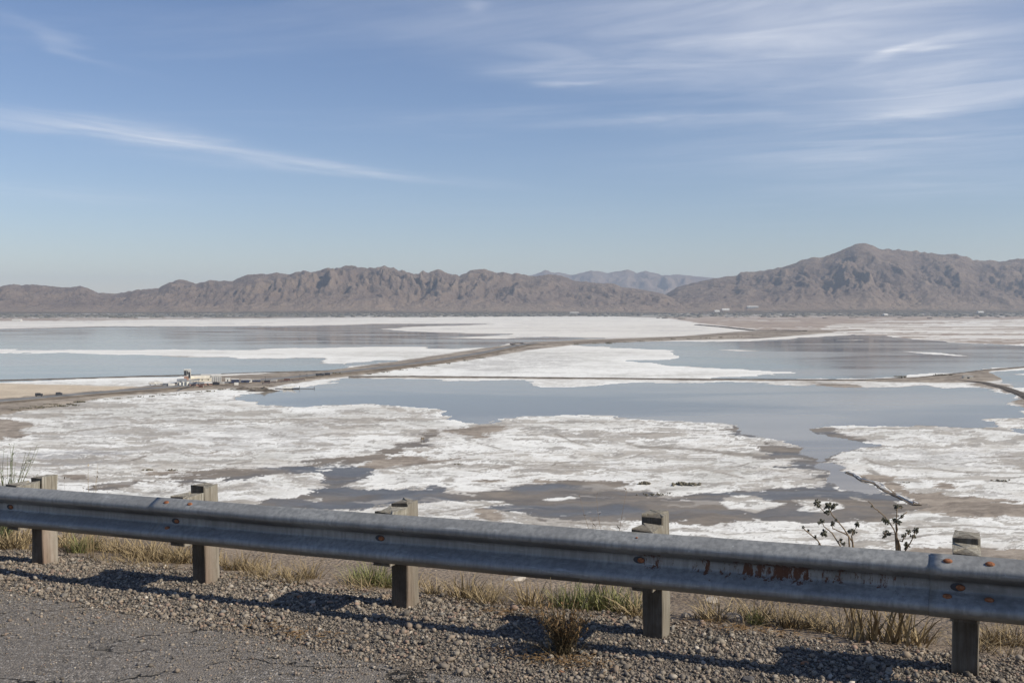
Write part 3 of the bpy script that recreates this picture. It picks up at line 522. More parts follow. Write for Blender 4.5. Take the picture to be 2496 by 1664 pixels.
# ---------------------------------------------------------------- embankments and roads of the plain
def resample(pts, n):
    P = np.array([tuple(p) for p in pts]); d = np.concatenate([[0], np.cumsum(np.linalg.norm(np.diff(P, axis=0), axis=1))]); t = np.linspace(0, d[-1], n)
    Q = np.stack([np.interp(t, d, P[:, i]) for i in range(3)], 1)
    for _ in range(2): Q[1:-1] = (Q[:-2] + 2 * Q[1:-1] + Q[2:]) / 4
    return Q, t
def strip(name, label, px, width, height, slope, mat, n=260, seed=0, jig=.25, z0=-.5):
    Q, t = resample([gp(x, y) for x, y in px], n); T = np.gradient(Q, axis=0); T /= np.linalg.norm(T, axis=1)[:, None]; N = np.stack([-T[:, 1], T[:, 0], 0 * t], 1)
    rows = []
    prof = [(-width / 2 - slope, z0), (-width / 2 - slope * .4, height * .55), (-width / 2, height), (-width * .2, height * 1.02), (width * .2, height * 1.02), (width / 2, height), (width / 2 + slope * .4, height * .55), (width / 2 + slope, z0)]
    for j, (o, h) in enumerate(prof):
        w = o * (1 + jig * fbm(t / 25 + j * 9, t * 0 + seed, 4, seed)); hh = h + (height * jig * fbm(t / 12 + j * 5, t * 0, 4, seed + 3) if h > 0 else 0)
        rows.append(Q + N * w[:, None] + np.stack([0 * t, 0 * t, hh + 0 * t], 1))
    V = np.stack(rows, 1); me = npmesh(name, V.reshape(-1, 3), grid_faces(n, len(prof)), False)
    return tag(link(name, me, mat), label, kind='structure')
CAUSE = [(-300, 1012), (0, 984), (150, 971), (354, 954), (560, 938), (700, 927), (790, 917), (900, 905), (1050, 886), (1170, 866), (1260, 847), (1310, 839), (1400, 835), (1664, 823), (1800, 815), (1910, 810), (2000, 808), (2100, 805)]
strip('embankment', 'dirt causeway crossing the salt lake from the left edge', CAUSE, 22, 1.0, 6, M['bank'], 420, 1, .3)
strip('road', 'grey road running along the top of the dirt causeway', [(-300, 1008), (0, 980), (150, 967), (354, 950), (560, 934), (700, 923), (790, 913), (900, 901), (1050, 882), (1170, 862), (1260, 843), (1310, 836)], 14, 1.4, 1.2, M['plain_road'], 300, 2, .08)
strip('embankment', 'thin dark dike running straight across the right half of the lake', [(850, 919), (1009, 918), (1200, 920), (1700, 925), (2100, 927), (2230, 922), (2330, 912), (2400, 903), (2500, 895), (2800, 880)], 4.2, 1.0, 2.0, M['bank_dark'], 420, 3, .45)
strip('embankment', 'curving brown bank at the right edge of the lake', [(2240, 926), (2330, 927), (2400, 933), (2450, 946), (2500, 965), (2560, 1000)], 7, .8, 4, M['bank_dark'], 160, 4, .4)
strip('embankment', 'short spur of dark dirt jutting from the causeway bend', [(1290, 842), (1270, 836), (1248, 838), (1262, 846)], 7, 1.3, 3, M['bank_dark'], 60, 5, .4)
strip('embankment', 'low dark bank along the far side of the factory road', [(-300, 934), (0, 927), (160, 923), (350, 917), (480, 914), (640, 908), (830, 903), (900, 898)], 3, .7, 3, M['bank_dark'], 260, 6, .5)
strip('path', 'thin pale track on the far plain by the causeway end', [(1560, 771), (1640, 767), (1700, 763), (1740, 760)], 26, 1.2, 3, M['salt_bank'], 60, 7, .1)
strip('embankment', 'dark dirt bank by the causeway bend on the far plain', [(1700, 792), (1760, 797), (1840, 806), (1920, 806), (1960, 808)], 16, 2.2, 8, M['bank_dark'], 120, 8, .5)
strip('embankment', 'broken salt topped levee zigzagging beside the right channel', [(2068, 1152), (2090, 1160), (2105, 1172), (2140, 1180), (2160, 1195), (2195, 1212), (2236, 1232)], 2.6, .45, 1.2, M['bank'], 160, 9, .9)
strip('embankment', 'crumbling white salt crust capping the broken levee', [(2066, 1150), (2086, 1158), (2100, 1169), (2136, 1177), (2156, 1192), (2190, 1208), (2232, 1229)], 1.9, .62, .4, M['salt_bank'], 160, 12, 1.2)

# ---------------------------------------------------------------- hillside, shoulder and old asphalt
RD = Vector((.9063, -.4226, 0)); TD = Vector((.4226, .9063, 0)); P1 = Vector((-3.717, 7.9, 0)); SPAN = 1.6625
def zpost(s): return HC - 2.085 + .0275 * s
def W3(s, t, z): return Vector((P1.x + RD.x * s + TD.x * t, P1.y + RD.y * s + TD.y * t, z))
def gz(s, t):
    s = np.asarray(s, float); t = np.asarray(t, float); z = HC - 2.085 + .0275 * np.clip(s, -60, 60)
    z = z - np.where(t > .3, .17 * (np.minimum(t, 3.2) - .3), 0) - np.where(t > 3.2, .56 * (t - 3.2), 0)
    z = z + .012 * fbm(s * 1.3, t * 1.3, 4, 5) * np.exp(-np.maximum(0, -t - .6)) + .10 * sstep(.3, 2, t) * fbm(s * .7, t * .7, 5, 8) + .9 * sstep(5, 20, t) * fbm(s * .07, t * .07, 5, 9)
    z = z + .025 * np.exp(-((t + .25) / .35) ** 2)
    return np.maximum(z, -.8)
def sheet(name, label, ss, ts, mat, dz=0.0, tmap=None):
    S, T = np.meshgrid(ss, ts)
    if tmap is not None: T = tmap(S, T)
    Z = gz(S, T) + dz; X = P1.x + RD.x * S + TD.x * T; Y = P1.y + RD.y * S + TD.y * T
    me = npmesh(name, np.stack([X, Y, Z], -1).reshape(-1, 3), grid_faces(*S.shape)); return tag(link(name, me, mat), label, kind='structure')
ss = np.concatenate([-np.geomspace(320, 3, 24), np.arange(-2.9, 11, .07), np.geomspace(11, 320, 24)])
sheet('terrain', 'brown dirt hillside falling away behind the guardrail', ss, np.concatenate([np.arange(.18, 3.2, .07), np.geomspace(3.2, 200, 60)]), M['dirt'], -.004)
sheet('pavement', 'grey gravel shoulder between the asphalt and the guardrail', np.concatenate([-np.geomspace(60, 3, 12), np.arange(-2.9, 11, .08), np.geomspace(11, 60, 12)]), np.arange(-2.6, .26, .06), M['grit'])
def redge(s): return -.62 - .085 * np.clip(s, -2, 8) + .10 * fbm(s * 1.1, s * 0, 5, 14) + .03 * fbm(s * 9, s * 0, 3, 15)
def rmap(S, T): return np.where(T > -.001, redge(S), redge(S) + T)
S_ = np.concatenate([-np.geomspace(60, 3, 12), np.arange(-2.9, 11, .035), np.geomspace(11, 60, 12)])
rs = sheet('road', 'worn grey asphalt with cracks along the bottom edge', S_, np.concatenate([np.geomspace(14, .03, 60) * -1, [0.0]]), M['asphalt'], .009, rmap)
def road_edge():
    me = rs.data; n = len(S_); co = np.empty(len(me.vertices) * 3, np.float32); me.vertices.foreach_get('co', co); co = co.reshape(-1, 3); co[-n:, 2] -= .012
    me.vertices.foreach_set('co', co.ravel()); me.update()
road_edge()

def pebbles(N, seed):
    g = np.random.default_rng(seed); base = np.array(ICO[0]); F20 = np.array(ICO[1])
    s = g.uniform(-3.0, 9.6, N * 4); t = g.uniform(-2.4, .42, N * 4); e = redge(s)
    d = np.where(t > e, 1.0, np.exp((t - e) / .40) * .8 + .05); d *= sstep(.42, .12, t + .06 * fbm(s * 3, t * 3, 3, 4)); d *= np.clip(.8 + fbm(s * 1.6, t * 1.6, 3, 6) * .9, .12, 1)
    # only what the view from the road can reach
    X = P1.x + RD.x * s + TD.x * t; Y = P1.y + RD.y * s + TD.y * t; px, py = proj(X, Y, gz(s, t)); ok = (g.random(N * 4) < d) & (px > -300) & (px < 2780) & (py < 1800) & (Y > 1)
    s, t, X, Y = (a[ok][:N] for a in (s, t, X, Y)); n = len(s); e = redge(s)
    r = np.clip(g.lognormal(math.log(.0054), .55, n), .0025, .026) * np.where(t < e, .62, 1)
    q = g.normal(size=(n, 4)); q /= np.linalg.norm(q, axis=1)[:, None]; w, x, y, z = q.T
    Rm = np.stack([1 - 2 * (y * y + z * z), 2 * (x * y - z * w), 2 * (x * z + y * w), 2 * (x * y + z * w), 1 - 2 * (x * x + z * z), 2 * (y * z - x * w), 2 * (x * z - y * w), 2 * (y * z + x * w), 1 - 2 * (x * x + y * y)], 1).reshape(n, 3, 3)
    shp = base[None] * (1 + g.uniform(-.22, .22, (n, 12, 1))) * g.uniform([.75, .6, .5], [1.4, 1.15, .9], (n, 3))[:, None, :]
    V = np.einsum('nij,nkj->nki', Rm, shp) * r[:, None, None]; V[:, :, 2] *= .8
    V += np.stack([X, Y, gz(s, t) + np.where(t < e, .009, 0) + r * g.uniform(.05, .75, n)], 1)[:, None, :]
    pal = np.array([(.175, .16, .143), (.25, .228, .203), (.34, .312, .277), (.10, .097, .095), (.33, .275, .225), (.31, .225, .19), (.46, .43, .395), (.20, .205, .205), (.24, .19, .155), (.58, .55, .51)])
    c = pal[g.choice(10, n, p=[.17, .19, .14, .13, .11, .08, .055, .055, .055, .015])] * g.uniform(.7, 1.2, (n, 1))
    c = c * np.array([(1.06, 1.0, .91)]); du = np.clip(.35 + .9 * fbm(s * 2.2, t * 2.2, 4, 33), 0, .8)[:, None]; c = c * (1 - du) + np.array([(.25, .212, .172)]) * du
    me = npmesh('gravel', V.reshape(-1, 3), (F20[None] + 12 * np.arange(n)[:, None, None]).reshape(-1, 3)); cattr(me, 'Col', c.repeat(12, 0))
    tag(link('gravel', me, M['gravel']), 'loose mixed grey and pinkish gravel heaped along the road shoulder', 'gravel', kind='stuff')
pebbles(62000, 3)

# ---------------------------------------------------------------- guardrail
ztop = lambda s: HC - 1.408 + .0278 * s
PROF = [(0, 0), (.008, .012), (.034, .062), (.044, .076), (.054, .082), (.066, .083), (.078, .080), (.088, .070), (.122, .012), (.128, .004), (.136, 0), (.150, 0), (.164, 0), (.178, 0), (.186, .004), (.192, .012), (.224, .070), (.232, .079), (.242, .083), (.256, .083), (.266, .079), (.276, .066), (.304, .012), (.312, 0)]
TB = -.285
rail = empty('guardrail', W3(0, 0, float(gz(0, 0)))); tag(rail, 'galvanised corrugated steel guardrail on wooden posts running across the foreground', 'guardrail')
def rel(p): return Vector(p) - rail.location
def beam(s0, s1, off, seed, rusty=None):
    n = int((s1 - s0) / .06) + 2; ss = np.linspace(s0, s1, n); V = []; ru = []; under_dark = []
    for h, d in PROF:
        bow = .006 * fbm(ss * .8, ss * 0 + h * 3, 3, seed) + .0022 * fbm(ss * 6, ss * 0 + h * 20, 3, seed + 2)
        t = TB - d - off + bow; z = ztop(ss) - .312 + h + .004 * fbm(ss * .7, ss * 0, 2, seed + 5)
        V.append(np.stack([P1.x + RD.x * ss + TD.x * t, P1.y + RD.y * ss + TD.y * t, z], 1))
        r = np.zeros(n)
        if rusty: r = sstep(rusty[0], rusty[0] + .25, ss) * sstep(rusty[1], rusty[1] - .1, ss) * sstep(.09, .13, h) * sstep(.215, .19, h) * (.45 + .6 * np.exp(-((ss - rusty[2]) / .33) ** 2) + .5 * np.exp(-((ss - 5.12) / .06) ** 2))
        ru.append(r); under_dark.append(np.full(n, float(sstep(.235, .215, h) * sstep(.165, .19, h)) * .85 + .6 * float(sstep(.06, .03, h))))  # darker band below the upper fold and along the bottom edge
    V = np.stack(V, 0); V = V - np.array(rail.location)
    me = npmesh('rail_beam', V.reshape(-1, 3), grid_faces(len(PROF), n)); fattr(me, 'rust', np.stack(ru).ravel()); fattr(me, 'dirt', np.stack(under_dark).ravel())
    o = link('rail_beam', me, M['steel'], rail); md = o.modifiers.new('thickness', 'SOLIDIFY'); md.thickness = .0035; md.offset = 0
    return o
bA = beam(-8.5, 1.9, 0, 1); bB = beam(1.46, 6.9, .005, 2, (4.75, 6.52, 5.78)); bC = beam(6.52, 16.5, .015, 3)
bB['label'] = 'middle steel beam with rust patches in its valley'
def bolt(s, h, parent, off, r=.017, slot=False):
    hs = [p[0] for p in PROF]; d = float(np.interp(h, hs, [p[1] for p in PROF])); d2 = float(np.interp(h + .004, hs, [p[1] for p in PROF])); d1 = float(np.interp(h - .004, hs, [p[1] for p in PROF]))
    tz = Vector((-TD.x * (d2 - d1), -TD.y * (d2 - d1), .008)).normalized(); nrm = RD.cross(tz).normalized()
    if nrm.dot(TD) > 0: nrm = -nrm
    c = rel(W3(s, TB - d - off, ztop(s) - .312 + h)) + nrm * .002
    b = MB(); n = 14; v = []; f = []
    for k, (rr, hh) in enumerate([(1.0, 0), (1.0, .25), (.8, .5), (.35, .62)]):
        v += [c + (RD * math.cos(6.2832 * i / n) * r * 1.25 + tz * math.sin(6.2832 * i / n) * r * .85) * rr + nrm * r * hh for i in range(n)]
    for q in range(3): f += [(q * n + k, q * n + (k + 1) % n, (q + 1) * n + (k + 1) % n, (q + 1) * n + k) for k in range(n)]
    f.append(tuple(3 * n + k for k in range(n))); b.add(v, f).build('bolt', M['rust'], parent, True)
    if slot:
        q = MB(); v = [c - nrm * .0012 - RD * .012 + (RD * math.cos(6.2832 * i / 20) * r * 2.0 + tz * math.sin(6.2832 * i / 20) * r * 1.15) for i in range(20)]
        v2 = [p + nrm * .0025 for p in v]; q.add(v + v2, [tuple(range(20, 40))] + [(i, (i + 1) % 20, 20 + (i + 1) % 20, 20 + i) for i in range(20)]).build('washer', M['dark'], parent)
for s, h in [(1.586, .288), (1.80, .288), (1.586, .108)]: bolt(s, h, bB, .005)
for s, h in [(6.60, .288), (6.785, .288), (6.60, .112), (6.785, .112)]: bolt(s, h, bC, .015)
bolt(5.02, .288, bB, .005, .006)
def timber(name, s, t0, t1, w, zb, zt, seed, stain):
    """weathered rectangular timber with worn top"""
    rr = random.Random(seed); nz = 9; V = []; cw = .007
    cs = [(-w / 2 + cw, t0), (w / 2 - cw, t0), (w / 2, t0 + cw), (w / 2, t1 - cw), (w / 2 - cw, t1), (-w / 2 + cw, t1), (-w / 2, t1 - cw), (-w / 2, t0 + cw)]
    lean = (rr.uniform(-.018, .018), rr.uniform(-.008, .008)); st = []; ta = []
    for k in range(nz + 1):
        a = k / nz; z = zb + (zt - zb) * a
        for i, (x, y) in enumerate(cs):
            j = .0030 if 0 < k < nz else .007
            V.append(rel(W3(s + x + lean[0] * a + rr.uniform(-j, j), y + lean[1] * a + rr.uniform(-j, j), z + (rr.uniform(-.016, .006) if k == nz else 0))))
            ta.append(1.0 if i in (0, 1) else 0.0); st.append(stain * ((1.0 if i in (1, 2) else .25) * (1 - a) ** .7 + (.6 if a < .12 else 0)))  # front face darkened: part creosote, part shade of the unlit side painted in
    f = [(k * 8 + i, k * 8 + (i + 1) % 8, (k + 1) * 8 + (i + 1) % 8, (k + 1) * 8 + i) for k in range(nz) for i in range(8)]
    b = len(V); V.append(rel(W3(s + rr.uniform(-.02, .02), (t0 + t1) / 2, zt + rr.uniform(-.006, .002)))); f += [(nz * 8 + i, nz * 8 + (i + 1) % 8, b) for i in range(8)]; st.append(0); ta.append(.2)
    me = bpy.data.meshes.new(name); me.from_pydata([tuple(p) for p in V], [], f); me.update(); fattr(me, 'stain', np.clip(st, 0, 1)); fattr(me, 'tar_shade', ta); return link(name, me, M['wood'], rail)
for k in range(-5, 10):
    s = k * SPAN + {0: -.03, 1: -.025, 3: .055, 4: .035}.get(k, 0); zg = float(gz(s, 0)); zt = ztop(s)
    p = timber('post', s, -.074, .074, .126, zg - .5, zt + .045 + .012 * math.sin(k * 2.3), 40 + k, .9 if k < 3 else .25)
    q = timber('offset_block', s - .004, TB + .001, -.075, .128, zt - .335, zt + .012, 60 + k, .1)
    bolt(s - .012 + .02 * math.sin(k), .156, bA if k < 1 else (bB if k < 4 else bC), .002 if k < 1 else (.006 if k < 4 else .016), .017, True)

# ---------------------------------------------------------------- plants of the verge
def blades(n, h, spread, seed, droop=.6, wid=.004, up=.5):
    rr = random.Random(seed); b = MB()
    for _ in range(n):
        a = rr.random() * 6.2832; L = h * rr.uniform(.45, 1.1); lean = rr.uniform(.1, 1) * spread; d = Vector((math.cos(a), math.sin(a), 0)); q = Vector((-d.y, d.x, 0)) * wid * rr.uniform(.6, 1.3)
        base = d * rr.uniform(0, .05) + Vector((rr.uniform(-.05, .05), rr.uniform(-.05, .05), -.015)); v = []; dr = droop * rr.uniform(.2, 1.2); tw = rr.uniform(-1, 1)
        q = Matrix.Rotation(tw, 3, 'Z') @ q
        for k in range(5):
            t = k / 4; p = base + d * (lean * L * (t + .5 * dr * t * t)) + Vector((0, 0, L * (t - .45 * dr * t ** 3))); w = (1 - t) ** .7
            if k < 4: v += [p - q * w, p + q * w]
            else: v += [p]
        b.add(v, [(0, 1, 3, 2), (2, 3, 5, 4), (4, 5, 7, 6), (6, 7, 8)])
    return b
def proto(name, mat, *a, **k):
    o = blades(*a, **k).build(name, M[mat]); me = o.data; bpy.data.objects.remove(o); return me
STRAW = [proto('straw_tuft', 'straw', 95, .19, 1.0, i, 1.0, .0035) for i in range(5)]; GREEN = [proto('green_tuft', 'green_blade', 95, .20, .65, 20 + i, .55, .0035) for i in range(3)]; STEMS = [proto('stem_tuft', 'straw', 26, .26, .8, 40 + i, .35, .006) for i in range(2)]
ORD = ['first', 'second', 'third', 'fourth', 'fifth']
TUFTS = {}
def place_tuft(x, y, me, sc, kind, seed):
    """ground point seen at photograph pixel x, y (verge behind the rail)"""
    d = ray(x, y); P = None
    for k in np.arange(4, 14, .01):
        p = d * k; q = Vector((p[0] - P1.x, p[1] - P1.y, 0)); s_, t_ = q.dot(RD), q.dot(TD)
        if HC + p[2] <= float(gz(s_, t_)): P = (s_, t_); break
    if P is None: return
    s_, t_ = P; o = link(kind[0], me); o.location = W3(s_, t_, float(gz(s_, t_)) - .003); o.rotation_euler = (0, 0, seed * 2.4); o.scale = (sc * 1.1, sc * 1.1, sc)
    TUFTS.setdefault((kind, min(max(int(s_ // SPAN), -1), 4)), []).append((s_, o))
SK = ('dry_grass_tuft', 'dry straw coloured grass tuft', 'straw grass'); GK = ('green_grass_tuft', 'green and straw grass tuft', 'green grass'); TK = ('dry_stalk_tuft', 'stiff pale stalk tuft', 'dead stalks')
rr = random.Random(5); i = 0
for x, y in [(5, 1330), (35, 1335), (65, 1322), (-25, 1335), (150, 1335), (175, 1330), (205, 1338), (232, 1336), (262, 1345), (290, 1348), (320, 1352), (345, 1356), (375, 1362), (405, 1365), (432, 1368), (455, 1372), (540, 1375), (565, 1385), (600, 1388), (640, 1395), (690, 1402), (750, 1408), (1060, 1450), (1135, 1458), (1180, 1465),
             (1300, 1475), (1560, 1500), (1740, 1515), (1850, 1510), (1900, 1525), (1945, 1530), (1975, 1528), (2000, 1532), (2405, 1565), (2440, 1570), (2480, 1572), (2250, 1560)]:
    i += 1; place_tuft(x + rr.uniform(-6, 6), y + rr.uniform(-4, 4), STRAW[i % 5], rr.uniform(.8, 1.25) * (1.25 if x < 500 else .95), SK, i)
FK = ('sparse_grass_tuft', 'small sparse dry tuft', 'small sparse tufts')
SPARSE = [proto('sparse_tuft', 'straw', 30, .15, 1.3, 70 + q, 1.1, .003) for q in range(4)]
for q in range(60):
    x = rr.uniform(-20, 2490); lo = 1318 + x * .098; place_tuft(x, lo + rr.uniform(-14, 26) + 10, SPARSE[q % 4], rr.uniform(.55, 1.25), FK, q)
for x, y, sc in [(190, 1345, 1.0), (218, 1340, .9), (870, 1418, .95), (900, 1425, 1.1), (925, 1425, 1.05), (945, 1430, .8), (1390, 1480, 1.0), (1430, 1483, 1.2), (1475, 1485, 1.25), (1515, 1490, 1.1), (1545, 1495, .8), (1845, 1520, .7), (1360, 1476, .8)]:
    i += 1; place_tuft(x, y, GREEN[i % 3], sc, GK, i)
for x, y, sc in [(2105, 1560, 1.25), (2150, 1562, 1.35), (2190, 1566, 1.2), (2230, 1570, 1.1), (1120, 1452, .8), (480, 1372, .8), (1290, 1470, .8), (2060, 1550, .9)]:
    i += 1; place_tuft(x, y, STEMS[i % 2], sc, TK, i)

NTH = ['leftmost', 'second', 'third', 'fourth', 'fifth', 'sixth', 'seventh', 'eighth', 'ninth', 'tenth', 'eleventh', 'twelfth', 'thirteenth', 'fourteenth', 'fifteenth', 'sixteenth', 'seventeenth', 'eighteenth', 'nineteenth', 'twentieth'] + ['twenty-' + q for q in ('first', 'second', 'third', 'fourth', 'fifth', 'sixth', 'seventh', 'eighth', 'ninth')] + ['thirtieth']
for (kind, i), lst in TUFTS.items():
    where = 'left of the first post' if i < 0 else ('right of the fifth post' if i > 3 else f'between {ORD[i]} and {ORD[i + 1]} posts')
    lst.sort(key=lambda q: q[0])
    for k, (_, o) in enumerate(lst):
        nth = '' if len(lst) == 1 else ('leftmost ' if k == 0 else ('rightmost ' if k == len(lst) - 1 else NTH[k] + ' from left '))
        tag(o, f'{kind[1]} on the verge, {nth}{where}', 'grass', f'{kind[2]} behind the guardrail')
def weed(name, label, root, stems, heads, Y, hr):
    """stalky weed: stems as photograph polylines at depth Y, each leaning to its own depth"""
    rr = random.Random(len(stems) * 7 + int(root[0])); base = atY(root[0], root[1], Y); s_ = (base - P1).dot(RD); t_ = (Vector((base.x, base.y, 0)) - P1).dot(TD)
    g = float(gz(s_, t_)); org = Vector((base.x, base.y, g - .01)); e = empty(name, org); tag(e, label, 'weed')
    lean = [rr.uniform(-.12, .12) for _ in stems]
    for st, ln in zip(stems, lean):
        pts = [Vector((0, 0, 0))]; k = len(st)
        for j, (x, y) in enumerate(st): pts.append(atY(x, y, Y + ln * (j + .5) / k) - org)
        b = MB().tube(pts, [.0055] + [.0046 - .0026 * j / k for j in range(k)], 6); b.build('stem', M['weed_stem'], e, True)
    for j, (x, y, r) in enumerate(heads):
        c = atY(x, y, Y + rr.uniform(-.08, .08)) - org; b = MB(); rad = r / F * Y
        for q in range(26):
            d = Vector((rr.gauss(0, 1), rr.gauss(0, 1), rr.gauss(0, 1) + .3)).normalized() * rad * rr.uniform(.3, 1.0); b.blob(c + d, rad * rr.uniform(.16, .32), 1.2, j * 50 + q)
        for q in range(9):
            d = Vector((rr.gauss(0, 1), rr.gauss(0, 1), rr.gauss(0, 1))).normalized(); s2 = d.cross(Vector((.2, .1, 1))).normalized() * rad * .12
            b.add([c + d * rad * .3 - s2, c + d * rad * .3 + s2, c + d * rad * rr.uniform(1.1, 1.6)], [(0, 1, 2)])
        near = min((p for st in stems for p in st), key=lambda p: (p[0] - x) ** 2 + (p[1] - y) ** 2)
        b.build('seed_head', M['seed_head'], e)
        if math.hypot(near[0] - x, near[1] - y) > r * .8: MB().tube([atY(near[0], near[1], Y) - org, (atY((near[0] + x) / 2, (near[1] + y) / 2 + 2, Y) - org), c], .002, 5).build('twig', M['weed_stem'], e, True)
zz = lambda L: [(1930 + x / 7.127, 1200 + y / 7.127) for x, y in L]; zh = lambda L: [(1930 + x / 7.127, 1200 + y / 7.127, 1.2 * r / 7.127) for x, y, r in L]
weed('dry_weed', 'dead weed with dark seed heads above the rail, left of the two', (2085, 1400), [zz([(1085, 990), (1050, 850), (990, 760), (900, 620), (800, 500), (700, 390), (670, 320), (560, 330), (480, 240), (440, 190)]), zz([(880, 985), (800, 860), (700, 700), (600, 620), (560, 590), (530, 510)]), zz([(520, 945), (450, 830), (330, 730), (230, 650), (190, 600)]), zz([(990, 760), (920, 710), (800, 660), (710, 620), (700, 560)]), zz([(1060, 880), (1040, 760), (1060, 690)])],
     zh([(445, 190, 62), (640, 250, 68), (720, 240, 45), (615, 345, 45), (530, 505, 42), (475, 530, 32), (710, 550, 42), (555, 715, 62), (195, 600, 26), (285, 665, 24), (408, 765, 26), (1000, 680, 38), (1080, 690, 42), (1045, 650, 30), (850, 830, 36), (900, 890, 34), (780, 205, 22), (770, 480, 26), (480, 920, 26), (1135, 555, 48)]), 5.95, 1)
weed('dry_weed', 'dead weed with dark seed heads above the rail, right of the two', (2198, 1410), [zz([(1885, 1035), (1880, 930), (1850, 830), (1805, 730), (1770, 630), (1690, 510), (1610, 410), (1500, 310), (1430, 270), (1390, 200), (1320, 145)]), zz([(1805, 730), (1835, 640), (1810, 520), (1820, 400), (1830, 260)]), zz([(1960, 1035), (2000, 960), (2060, 870), (2100, 790), (2150, 670)]), zz([(1810, 480), (1880, 440), (1940, 380), (2000, 340)]), zz([(1850, 830), (1920, 850), (1950, 770)]), zz([(1800, 720), (1700, 710), (1620, 690)])],
     zh([(1600, 470, 38), (1650, 500, 52), (1780, 490, 45), (1850, 520, 52), (1815, 255, 48), (1900, 250, 30), (1920, 420, 28), (2030, 690, 48), (2155, 665, 52), (2115, 770, 44), (1945, 760, 42), (1640, 710, 52), (1600, 770, 32), (1990, 920, 55), (1710, 715, 26), (1390, 240, 18), (1520, 335, 16)]), 5.75, 1)
def twiggy(name, label, cat, px, py, Y, h, n, mat, seed, spread=.35, rad=.0022, leaf=None):
    rr = random.Random(seed); b0 = atY(px, py, Y); s_ = (Vector((b0.x, b0.y, 0)) - P1).dot(RD); t_ = (Vector((b0.x, b0.y, 0)) - P1).dot(TD); g = float(gz(s_, t_)); e = empty(name, (b0.x, b0.y, g - .01)); tag(e, label, cat)
    b = MB(); lf = MB()
    for k in range(n):
        a = rr.random() * 6.283; L = h * rr.uniform(.55, 1.0); d = Vector((math.cos(a), math.sin(a), 0)) * spread * rr.uniform(.2, 1); pts = [Vector((rr.uniform(-.03, .03), rr.uniform(-.03, .03), 0))]; cur = pts[0]
        for q in range(6): cur = cur + (d * (.6 + .2 * q) + Vector((rr.uniform(-.12, .12), rr.uniform(-.12, .12), 1.0))).normalized() * L / 6; pts.append(cur)
        b.tube(pts, [rad * (1.25 - q / 6.5) for q in range(7)], 4)
        for q in range(2, 7):
            for _ in range(3):
                v = Vector((rr.gauss(0, 1), rr.gauss(0, 1), rr.uniform(0, 1.3))).normalized(); p = pts[q]; l = rr.uniform(.015, .045); w = v.cross(Vector((.1, .3, 1))).normalized() * l * .10
                lf.add([p - w, p + v * l * .5 - w * 1.2, p + v * l, p + v * l * .5 + w * 1.2], [(0, 1, 2, 3)])
    b.build('stem', M[mat], e, True); lf.build('foliage', M[leaf or mat], e); return e
twiggy('green_bush', 'wispy green bush rising above the rail at the left edge', 'bush', 12, 1200, 9.2, .95, 60, 'green_stem', 3, .5, .0045)
twiggy('dry_weed', 'small straw weed poking above the rail between first and second posts', 'weed', 218, 1230, 8.1, .80, 6, 'straw', 6, .12)
twiggy('dry_weed', 'tiny brown weed poking above the rail beside the first post', 'weed', 160, 1230, 8.2, .76, 4, 'brown_stem', 9, .12)
twiggy('dry_weed', 'thin weed tip showing above the rail left of the fourth post', 'weed', 1478, 1330, 6.5, .92, 6, 'weed_stem', 12, .3)
def ground_at(x, y):
    d = ray(x, y)
    for k in np.arange(3, 16, .01):
        p = d * k; q = Vector((p[0] - P1.x, p[1] - P1.y, 0)); s_, t_ = q.dot(RD), q.dot(TD)
        if HC + p[2] <= float(gz(s_, t_)): return s_, t_, W3(s_, t_, float(gz(s_, t_)))
s_, t_, gpt = ground_at(1372, 1592)
e = twiggy('dry_bush', 'dark dry weed clump growing in the gravel in front of the rail', 'bush', 1372, 1592, gpt.y, .33, 95, 'brown_stem', 15, .8, .0028, 'litter')
b = blades(130, .22, 1.1, 77, .8, .0035); b.build('grass_blades', M['brown_stem'], e)
b = MB()
for k in range(5): a = [(-.02, 0, 0), (-.10 + .05 * k, .02 * k, .22), (-.16 + .09 * k, .03 * k, .40 + .03 * (k % 2))]; b.tube([Vector(p) for p in a], [.003, .0024, .0014], 5)
b.build('dead_stalk', M['straw'], e, True)
def litter(name, label, x, y, wx, wt, n, seed, mat='litter'):
    rr = random.Random(seed); s_, t_, p = ground_at(x, y); b = MB()
    for k in range(n):
        ds, dt = rr.gauss(0, wx), rr.gauss(0, wt); q = W3(s_ + ds, t_ + dt, float(gz(s_ + ds, t_ + dt)) + rr.uniform(.01, .028)) - p; a = rr.random() * 6.28; l = rr.uniform(.02, .07)
        b.tube([q, q + Vector((math.cos(a) * l * .5, math.sin(a) * l * .5, rr.uniform(0, .015))), q + Vector((math.cos(a + .4) * l, math.sin(a + .4) * l, 0))], [.0022, .002, .001], 4)
    o = b.build(name, M[mat]); o.location = p; tag(o, label, 'litter')
litter('plant_litter', 'brown dead plant litter below the dry clump in the gravel', 1370, 1615, .16, .05, 150, 2); litter('plant_litter', 'orange dead plant scraps on the gravel left of the dry clump', 1235, 1500, .12, .05, 80, 5)
litter('plant_litter', 'brown dead grass scraps on the gravel between second and third posts', 700, 1545, .18, .05, 70, 8); litter('plant_litter', 'reddish dead grass scraps on the gravel right of the fourth post', 1840, 1540, .18, .05, 90, 9)

